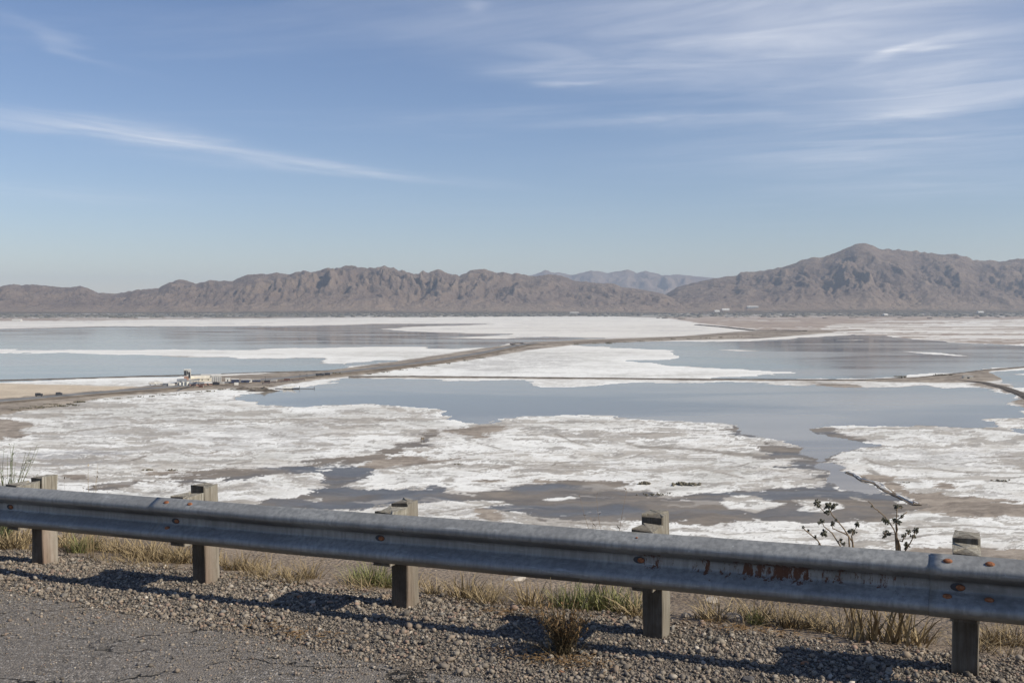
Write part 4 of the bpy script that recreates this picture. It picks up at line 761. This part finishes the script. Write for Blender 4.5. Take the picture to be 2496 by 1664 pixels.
def stone(name, label, x, y, r, mat, seed, sq=(1.2, .9, .7)):
    rr = random.Random(seed); s_, t_, p = ground_at(x, y)
    V = [Vector(v) for v in ICO[0]]; Fc = list(ICO[1])
    for _ in range(2):
        mid = {}; nf = []
        def m2(a, b):
            k = (min(a, b), max(a, b))
            if k not in mid: mid[k] = len(V); V.append(((V[a] + V[b]) / 2).normalized())
            return mid[k]
        for a, b, c in Fc: x1, y1, z1 = m2(a, b), m2(b, c), m2(c, a); nf += [(a, x1, z1), (b, y1, x1), (c, z1, y1), (x1, y1, z1)]
        Fc = nf
    cuts = [(Vector((rr.gauss(0, 1), rr.gauss(0, 1), rr.gauss(0, 1))).normalized(), rr.uniform(.55, .85)) for _ in range(7)]; out = []
    for v in V:
        q = v.copy()
        for nn, dd in cuts:
            k = q.dot(nn) - dd
            if k > 0: q -= nn * k * .85
        out.append((q.x * r * sq[0], q.y * r * sq[1], q.z * r * sq[2]))
    me = bpy.data.meshes.new(name); me.from_pydata(out, [], Fc); me.update(); o = link(name, me, M[mat]); o.location = p + Vector((0, 0, r * sq[2] * .3)); o.rotation_euler = (0, 0, rr.random() * 6); tag(o, label, 'stone')
stone('rock', 'pale angular rock half buried beside the fourth post', 1786, 1512, .055, 'rock', 1); stone('stone', 'rusty orange stone lying on the gravel in front of the rail', 1962, 1620, .022, 'rust_stone', 2); stone('stone', 'pinkish orange stone on the asphalt edge below the dry clump', 1368, 1640, .018, 'rust_stone', 3)
stone('stone', 'dark stone at the top of the gravel beside the first post', 221, 1340, .026, 'dark_stone', 4); stone('stone', 'flat grey stone at the bottom edge of the gravel', 1824, 1656, .032, 'dark_stone', 5, (1.4, 1, .5)); stone('stone', 'large dark stone on the gravel left of the fourth post', 1530, 1528, .028, 'dark_stone', 6)
stone('rock', 'pale rock at the gravel edge left of the dry stalks', 1672, 1502, .03, 'rock', 7); stone('rock', 'small pale boulder on the verge beyond the fourth post', 1735, 1468, .05, 'rock', 8); stone('rock', 'brown slab of rock on the verge between third and fourth posts', 1258, 1414, .06, 'rock', 9, (1.6, 1, .4))
stone('stone', 'tan stone on the gravel left of the third post shadow', 730, 1456, .02, 'rust_stone', 10); stone('stone', 'pale oval stone lying on the asphalt left of the second post', 120, 1437, .024, 'rock', 11)

# ---------------------------------------------------------------- factory on the causeway
def building(name, label, x0, x1, yb, hpx, dep, wall, roof, style='flat', rz=.25, doors=1, wins=0, cat='building'):
    c = gp((x0 + x1) / 2, yb, .8); k = c.y / F; w = (x1 - x0) * k; h = hpx * k; rot = rz
    w = max(2.0, (w - dep * abs(math.sin(rot)) * .8)) / math.cos(rot); e = empty(name, (c.x, c.y + dep / 2, .55), rot); tag(e, label, cat)
    b = MB().box(-w / 2, w / 2, -dep / 2, dep / 2, -1.0, h); b.build('wall', M[wall], e)
    if style == 'flat':
        b = MB().box(-w / 2 - .15, w / 2 + .15, -dep / 2 - .15, dep / 2 + .15, h + .003, h + .35)
    else:
        g = h + max(1.0, dep * .22); o = .35; b = MB(); y0, y1 = -dep / 2 - o, dep / 2 + o; xa, xb = -w / 2 - o, w / 2 + o
        b.add([(xa, y0, h - .08), (xb, y0, h - .08), (xb, 0, g), (xa, 0, g), (xa, y1, h - .08), (xb, y1, h - .08), (xa, y0, h + .1), (xb, y0, h + .1), (xb, 0, g + .2), (xa, 0, g + .2), (xa, y1, h + .1), (xb, y1, h + .1)],
              [(6, 7, 8, 9), (9, 8, 11, 10), (1, 0, 3, 2), (2, 3, 4, 5), (0, 1, 7, 6), (4, 10, 11, 5), (1, 2, 8, 7), (2, 5, 11, 8), (0, 6, 9, 3), (3, 9, 10, 4)])
        gb = MB().add([(-w / 2, -dep / 2, h), (-w / 2, dep / 2, h), (-w / 2, 0, g - .02), (w / 2, -dep / 2, h), (w / 2, dep / 2, h), (w / 2, 0, g - .02)], [(0, 2, 1), (3, 4, 5)]); gb.build('gable', M[wall], e)
    b.build('roof', M[roof], e)
    for i in range(doors):
        xx = w * ((i + .5) / doors - .5); MB().box(xx - min(1.2, w * .12), xx + min(1.2, w * .12), -dep / 2 - .06, -dep / 2 + .1, -.2, min(2.8, h * .6)).build('door', M['dark'], e)
    for i in range(wins):
        xx = w * ((i + .5) / wins - .5) + (w / wins * .25 if doors else 0); MB().box(xx - .6, xx + .6, -dep / 2 - .05, -dep / 2 + .08, h * .5, h * .5 + 1.1).build('window', M['glass'], e)
    return e, w, h
e, w, h = building('processing_tower', 'tall white tower with dark open frame above the factory sheds', 445, 464, 932, 32, 6.5, 'pale', 'white', 'flat', .3, 0, 0, 'tower')
for a, b_, z0, z1 in [(-.48, -.1, .55, .93), (-.05, .12, .62, .9), (.15, .42, .35, .82)]: MB().box(w * a, w * b_, -3.32, -3.1, h * z0, h * z1).build('opening', M['dark'], e)
MB().box(-w * .5 + .1, w * .2, -3.29, -3.2, .2, h * .5).build('lower_panel', M['brick'], e); MB().box(w * .5 - .02, w * .5 + .08, -3.2, 3.2, .1, h * .98).build('side_panel', M['white'], e)
building('factory_hall', 'big pale factory hall with ribbed grey end wall', 482, 536, 929, 15.5, 16, 'white', 'pale', 'flat', .28, 0, 5)
for k in range(6): pass
building('factory_shed', 'long low cream shed joined left of the big pale hall', 453, 512, 931, 9.5, 9, 'cream', 'cream', 'gable', .28, 0, 4)
building('ribbed_hall', 'grey ribbed end block standing at the right of the pale hall', 510, 538, 930, 15, 10, 'pale', 'white', 'flat', .28, 0, 0)
e = [o for o in col.objects if o.name == 'ribbed_hall'][0]
for k in range(5): MB().box(-4.2 + k * 1.9, -3.4 + k * 1.9, -5.12, -4.9, .3, 5.2).build('rib', M['grey_roof'], e)
building('grey_shed', 'low shed with grey roof at the left foot of the tower', 427, 452, 934, 6, 9, 'pale', 'grey_roof', 'gable', .28, 1, 2)
building('brick_store', 'pink brick store with dark roof in front of the cream shed', 459, 485, 941, 6.5, 7, 'brick', 'grey_roof', 'gable', .22, 1, 3)
building('brick_store', 'dark red brick annexe right of the pink brick store', 486, 496, 940, 6, 6, 'redbrown', 'grey_roof', 'gable', .22, 1, 0); building('brick_store', 'faded brick workshop with pale end beside the dark annexe', 496, 516, 939, 5.5, 6, 'brick', 'pale', 'gable', .22, 1, 2)
def tank(label, x, yb, r, h):
    c = gp(x, yb, .8); e = empty('storage_tank', (c.x, c.y + r, .5)); tag(e, label, 'tank', 'storage tanks beside the factory'); MB().cyl((0, 0), r, r, -.8, h, 20, 0).build('shell', M['white'], e, False); MB().cyl((0, 0), r * 1.03, r * 1.03, h + .003, h + .12, 20, r * .3).build('roof', M['pale'], e, False); MB().box(-.25, .25, -r - .12, -r + .1, 0, h).build('ladder', M['dark'], e)
tank('white storage tank next to the pink brick store', 454, 941, 1.9, 4.4); tank('white storage tank left of the tank by the brick store', 445, 941, 1.8, 4.2); tank('small grey white tank furthest left of the factory tanks', 436, 940, 1.5, 3.2)
building('portable_cabin', 'white cabin with blue shaded front nearest the factory hall', 562, 581, 934, 10, 5, 'blue', 'white', 'flat', .2, 1, 0, 'cabin'); building('portable_cabin', 'long white roofed cabin with blue shaded front among the sheds', 586, 606, 933, 8, 5, 'blue', 'white', 'flat', .2, 1, 0, 'cabin'); building('portable_cabin', 'plain white cabin between the two blue fronted ones', 603, 613, 932, 7, 4, 'white', 'white', 'flat', .2, 0, 1, 'cabin')
building('portable_cabin', 'small blue shaded cabin at the right end of the row', 614, 634, 931, 6, 4, 'blue', 'pale', 'flat', .2, 1, 0, 'cabin'); building('portable_cabin', 'white cabin just right of the big hall', 548, 560, 929, 8, 4, 'white', 'white', 'flat', .2, 1, 0, 'cabin')
def truck(label, x, yb, L, colr, body, rz):
    c = gp(x, yb, .9); e = empty('parked_truck', (c.x, c.y, 1.0), rz); tag(e, label, 'truck'); MB().box(-L / 2, L * .22, -1.1, 1.1, .7, 2.9).build('cargo_box', M[body], e); cb = MB().box(L * .24, L / 2, -1.05, 1.05, .6, 2.3).build('cab', M[colr], e); MB().box(L / 2 - .05, L / 2 + .04, -.85, .85, 1.4, 2.1).build('windscreen', M['glass'], cb); MB().box(-L / 2, L / 2 - .1, -.9, .9, .45, .7).build('chassis', M['dark'], e)
    for px_ in (-L * .33, L * .33):
        for sy in (-1, 1):
            b = MB(); n = 12; v = [(px_ + .5 * math.cos(6.283 * k / n), sy * 1.12 - .14, .48 + .5 * math.sin(6.283 * k / n)) for k in range(n)] + [(px_ + .5 * math.cos(6.283 * k / n), sy * 1.12 + .14, .48 + .5 * math.sin(6.283 * k / n)) for k in range(n)]
            b.add(v, [tuple(range(n))[::-1], tuple(range(n, 2 * n))] + [(k, (k + 1) % n, n + (k + 1) % n, n + k) for k in range(n)]).build('wheel', M['tyre'], e)
truck('white truck parked left of the factory on the dirt', 386, 937, 8, 'white', 'white', .3); truck('dark truck parked in front of the ribbed hall', 526, 938, 7, 'dark', 'dark', .2); truck('second white truck parked far left of the factory', 372, 938, 7, 'white', 'pale', .5); truck('dark vehicle on the sand near the left edge', 95, 966, 6, 'dark', 'dark', .4); truck('lone dark vehicle on the sand further along the causeway', 144, 964, 5, 'dark', 'dark', .7); truck('dark truck on the causeway right of the factory', 780, 916, 9, 'dark', 'dark', .5)
def pole(label, x, yb, h):
    c = gp(x, yb, .9); e = empty('utility_pole', (c.x, c.y, .3)); tag(e, label, 'pole', 'utility poles by the factory'); MB().cyl((0, 0), .16, .1, -.6, h, 8).build('shaft', M['dark'], e); MB().box(-1.1, 1.1, -.07, .07, h - .9, h - .72).build('crossarm', M['dark'], e)
for x, y, h, l in [(647, 931, 6.5, 'utility pole just right of the cabin row'), (731, 924, 6, 'utility pole on the causeway behind the barge'), (748, 922, 6, 'utility pole right of the one behind the barge'), (600, 936, 5, 'utility pole in front of the cabin row')]: pole(l, x, y, h)
for k, (l, x, y, L_, m_, rz) in enumerate([('white shipping container left of the storage tanks', 418, 940, 6, 'white', .3), ('grey shipping container at the left end of the works yard', 404, 940, 6, 'grey_roof', .1), ('dark shipping container right of the cabin row', 652, 933, 6, 'dark', .1), ('pale shipping container beyond the dark one', 668, 931, 6, 'pale', -.1),
        ('rusty shipping container on the causeway behind the barge', 700, 928, 6, 'redbrown', .2), ('small white container in front of the cabin row', 576, 938, 4, 'white', .3), ('grey container between the hall and the cabins', 541, 936, 4, 'pale', .1), ('dark container on the causeway near the dike junction', 798, 914, 6, 'dark', .3), ('brown container in front of the dark annexe', 490, 944, 4, 'redbrown', .2)]):
    c = gp(x, y, .8); e = empty('shipping_container', (c.x, c.y, .75), rz); tag(e, l, 'container'); MB().box(-L_ / 2, L_ / 2, -1.2, 1.2, -.4, 2.5).build('body', M[m_], e); MB().box(L_ / 2 + .003, L_ / 2 + .1, -1.1, 1.1, -.1, 2.4).build('door', M['pale'], e)
    for q in range(7): MB().box(-L_ / 2 + .3 + q * L_ / 7, -L_ / 2 + .55 + q * L_ / 7, -1.26, -1.203, -.3, 2.4).build('rib', M[m_], e)
a_, b_ = gp(455, 930, 9), gp(486, 926, 6.5); e = empty('conveyor', (a_.x, a_.y, .6)); tag(e, 'sloping dark conveyor from the tower to the pale hall', 'conveyor'); d_ = b_ - a_
MB().tube([Vector((0, 0, 9)), Vector((d_.x, d_.y, 6.4))], .7, 4).build('gallery', M['grey_roof'], e); MB().cyl((d_.x * .5, d_.y * .5), .15, .15, -.4, 7.4, 6).build('trestle', M['dark'], e); MB().cyl((d_.x * .95, d_.y * .95), .15, .15, -.4, 6.2, 6).build('trestle', M['dark'], e)
a_, b_ = gp(640, 936, .8), gp(742, 926, .8); e = empty('pipe_rack', (a_.x, a_.y, .8)); tag(e, 'long low pipe rack along the causeway right of the cabins', 'pipe rack'); d_ = b_ - a_
for q in (0, 1): MB().tube([Vector((0, q * .8, 1.0 + q * .3)), Vector((d_.x, d_.y + q * .8, 1.0 + q * .3))], .28, 6).build('pipe', M['redbrown' if q else 'dark'], e)
for q in range(8): MB().box(d_.x * q / 7 - .12, d_.x * q / 7 + .12, d_.y * q / 7 - .2, d_.y * q / 7 + 1.0, -.4, .85).build('support', M['dark'], e)
# dredge barge with its pipe in the pool
c = gp(700, 948, 0); e = empty('dredge_barge', (c.x, c.y, 0), .12); tag(e, 'low white dredge barge with a jetty pipe lying in the near pool', 'barge')
MB().box(-11, 11, -2.2, 2.2, -.4, .7).build('hull', M['dark'], e); MB().add([(-6, -1.8, .703), (4, -1.8, .703), (10, -1.2, 3.6), (8, 1.2, 3.6), (-6, 1.8, .703), (4, 1.8, .703)], [(0, 1, 2), (0, 2, 3), (0, 3, 4), (4, 3, 5), (3, 2, 5), (2, 1, 5), (0, 4, 5, 1)]).build('ramp', M['white'], e); MB().box(-4, -1, -1.5, 1.5, .71, 2.6).build('cabin', M['white'], e)
MB().box(11.02, 25, -.35, .35, .1, .38).build('jetty', M['bank_dark'], e); MB().cyl((25.3, 0), .25, .25, -.4, 2.0, 8).build('mooring_post', M['dark'], e); MB().cyl((11.5, 0), .2, .2, -.4, 3.0, 8).build('mast', M['dark'], e)
# low brush and spoil along the causeway shores
def brush(label, x, yb, wpx, hpx, seed, grp, mat='scrub', z=.4):
    rr = random.Random(seed); c = gp(x, yb, z); k = c.y / F; w, h = wpx * k, hpx * k; b = MB()
    for q in range(int(10 + wpx * .8)):
        a = rr.gauss(0, .3); b.blob(((a) * w, rr.gauss(0, .25) * w * .5, h * rr.uniform(.1, .55)), h * rr.uniform(.25, .5), 1.4, seed * 99 + q, .8)
    o = b.build('brush', M[mat]); o.location = (c.x, c.y, z - .15); tag(o, label, 'brush', grp)
rr = random.Random(9)
for k in range(16): x = 20 + k * 11.5; brush(f'low brown brush on the bank at the left edge, {"leftmost" if k == 0 else NTH[k] + " from left"}', x, 1000 - x * .085 + rr.uniform(-5, 4), rr.uniform(14, 30), rr.uniform(3, 5.5), 100 + k, 'brush on the left causeway bank')
for k in range(16): x = 230 + k * 28; brush(f'low brown brush on the causeway bank before the factory, {"leftmost" if k == 0 else NTH[k] + " from left"}', x, 975 - (x - 230) * .078 + rr.uniform(-2, 2), rr.uniform(12, 26), rr.uniform(2, 4), 140 + k, 'brush on the bank before the factory')
def heap(label, x, yb, wpx, hpx, seed):
    c = gp(x, yb, 0); k = c.y / F; w, h = wpx * k / 2, hpx * k; n = 30; U, V = np.meshgrid(np.linspace(-1.2, 1.2, n), np.linspace(-1.2, 1.2, n)); rad = np.sqrt(U ** 2 + V ** 2)
    Z = h * np.clip(1 - rad, -.2, 1) * (1 + 1.3 * fbm(U * 3, V * 3, 4, seed)) + h * .15
    me = npmesh('spoil_heap', np.stack([U * w, V * w * .5, Z], -1).reshape(-1, 3), grid_faces(n, n), False); o = link('spoil_heap', me, M['bank_dark']); o.location = c; tag(o, label, 'spoil heap', 'spoil heaps on the shore')
heap('grey spoil heap on the shore left of the barge', 640, 953, 70, 8, 3); heap('low dark spoil heap on the shore below the cabins', 595, 950, 50, 6, 5)
CW = [(640, 926), (900, 911), (1050, 893), (1170, 873), (1260, 853), (1320, 842), (1500, 834), (1700, 825), (1860, 817)]
for k in range(26):
    x = 860 + k * 39; y = float(np.interp(x, [q[0] for q in CW], [q[1] for q in CW])); brush(f'dark brush lining the long causeway, {"nearest the factory" if k == 0 else NTH[k] + " along from the factory"}', x, y + rr.uniform(-1, 1), rr.uniform(10, 24), rr.uniform(1.6, 3.2), 300 + k, 'brush lining the long causeway', 'scrub', .5)
for x, y, wp, hp, l in [(1570, 1180, 22, 10, 'dark dead bush on the salt above the third and fourth posts'), (1672, 1182, 46, 11, 'clump of dark brush at the channel edge behind the rail'), (1600, 1205, 60, 5, 'low dark brush along the channel edge on the salt'), (2440, 1172, 30, 6, 'dark brush on the salt near the right edge'), (365, 1146, 18, 6, 'small dark bush on the salt above the second post'), (415, 1146, 24, 5, 'brown brush beside the small bush above the second post'),
                    (2205, 1176, 20, 4, 'small dark tuft on the salt right of the broken levee'), (1120, 1132, 16, 4, 'tiny dark tuft on the salt in the middle of the flat')]: brush(l, x, y, wp, hp, int(x) + 3, 'brush on the near salt flat', 'scrub', .1)
for x, y, wp, hp, l in [(2196, 919, 24, 5, 'dark brush on the dike at the right'), (820, 911, 16, 6, 'dark brush on the causeway right of the factory'), (2300, 914, 40, 4, 'brush along the bend of the right hand dike')]: brush(l, x, y, wp, hp, int(x) + 5, 'brush on the dikes', 'scrub', .8)
building('pump_house', 'small tan pump house on the bank at the right', 2350, 2374, 922, 6, 6, 'cream', 'pale', 'flat', -.2, 1, 0)
c = gp(1030, 1078, .1); e = empty('wooden_stake', (c.x, c.y, .1), .3); tag(e, 'short wooden sluice frame standing in the salt crack', 'sluice'); MB().box(-1.0, -.7, -.15, .15, -.4, 3.2).build('upright', M['bank_dark'], e); MB().box(.7, 1.0, -.15, .15, -.4, 3.0).build('upright', M['bank_dark'], e); MB().box(-.69, .69, -.12, .12, 1.6, 2.9).build('board', M['bank'], e)

# ---------------------------------------------------------------- far shore
def terr_point(x, y):
    for xs, X, Y, Z in TERR['mountain'][::-1]:
        if not xs[0] < x < xs[-1]: continue
        j = int(np.argmin(np.abs(xs - x)))
        for i in range(X.shape[0]):
            if proj(X[i, j], Y[i, j], Z[i, j])[1] <= y: return Vector((X[i, j], Y[i, j], Z[i, j]))
    return gp(x, y)
def far_building(label, x, y, wpx, hpx, mat='white', roofm='white'):
    p = terr_point(x, y) if y < 763 else gp(x, y); k = p.y / F; w, h = wpx * k, hpx * k; e = empty('warehouse', p, .1); tag(e, label, 'warehouse'); MB().box(-w / 2, w / 2, -14, 14, -12, h).build('wall', M[mat], e); MB().add([(-w / 2 - 1, -15, h), (w / 2 + 1, -15, h), (w / 2 + 1, 15, h), (-w / 2 - 1, 15, h), (-w / 2 - 1, 0, h + 6), (w / 2 + 1, 0, h + 6)], [(0, 1, 5, 4), (2, 3, 4, 5), (0, 4, 3), (1, 2, 5), (3, 2, 1, 0)]).build('roof', M[roofm], e)
far_building('long white roofed warehouse at the foot of the right mountain', 1834, 752, 28, 3.0, 'grey_roof'); far_building('white works building left of the long warehouse on the far slope', 1768, 756, 18, 2.5); far_building('small white building beside the works on the far slope', 1746, 760, 12, 2.5); far_building('small white shed on the far plain below the right mountain', 2158, 769, 9, 2.5); far_building('white shed far right on the far plain', 2388, 762, 14, 2.2); far_building('pale green roofed shed on the far shore at the left', 42, 783, 20, 2.4, 'pale', 'pale'); far_building('low pale building on the far plain in the centre', 1400, 764, 22, 2, 'pale', 'pale')
def far_scrub(N):
    g = np.random.default_rng(8); x = g.uniform(-200, 2700, N); y = 763.5 + np.abs(g.normal(0, 4.2, N)) + 5 * (x < 400) * g.random(N); keep = y < np.where(x < 1600, 776 - x * .003, 778); x, y = x[keep], y[keep]
    V = []; base = np.array(ICO[0]); n = len(x)
    for a, b_ in zip(x, y):
        p = gp(a, b_); r = g.uniform(5, 15); V.append(base * np.array([r * 1.7, r * 1.5, r * .32]) * (1 + g.uniform(-.3, .3, (12, 1))) + np.array([p.x, p.y, 1.5]))
    me = npmesh('far_scrub', np.array(V).reshape(-1, 3), (np.array(ICO[1])[None] + 12 * np.arange(n)[:, None, None]).reshape(-1, 3)); tag(link('scrub', me, M['far_scrub']), 'dark band of desert scrub along the far shore below the mountains', 'scrub', kind='stuff')
far_scrub(3200)

# ---------------------------------------------------------------- haze
def haze():
    b = MB().box(-50000, 50000, -30000, 30000, -2.5, 900); m = bpy.data.materials.new('haze'); m.use_nodes = True; nt = m.node_tree; nt.nodes.clear()
    o = nt.nodes.new('ShaderNodeOutputMaterial'); v = nt.nodes.new('ShaderNodeVolumePrincipled'); v.inputs['Color'].default_value = (.70, .82, .98, 1); v.inputs['Density'].default_value = 2.9e-5; v.inputs['Anisotropy'].default_value = .2
    nt.links.new(v.outputs[0], o.inputs['Volume']); tag(b.build('haze', m), 'thin pale blue haze over the whole basin', 'haze', kind='stuff')
haze()
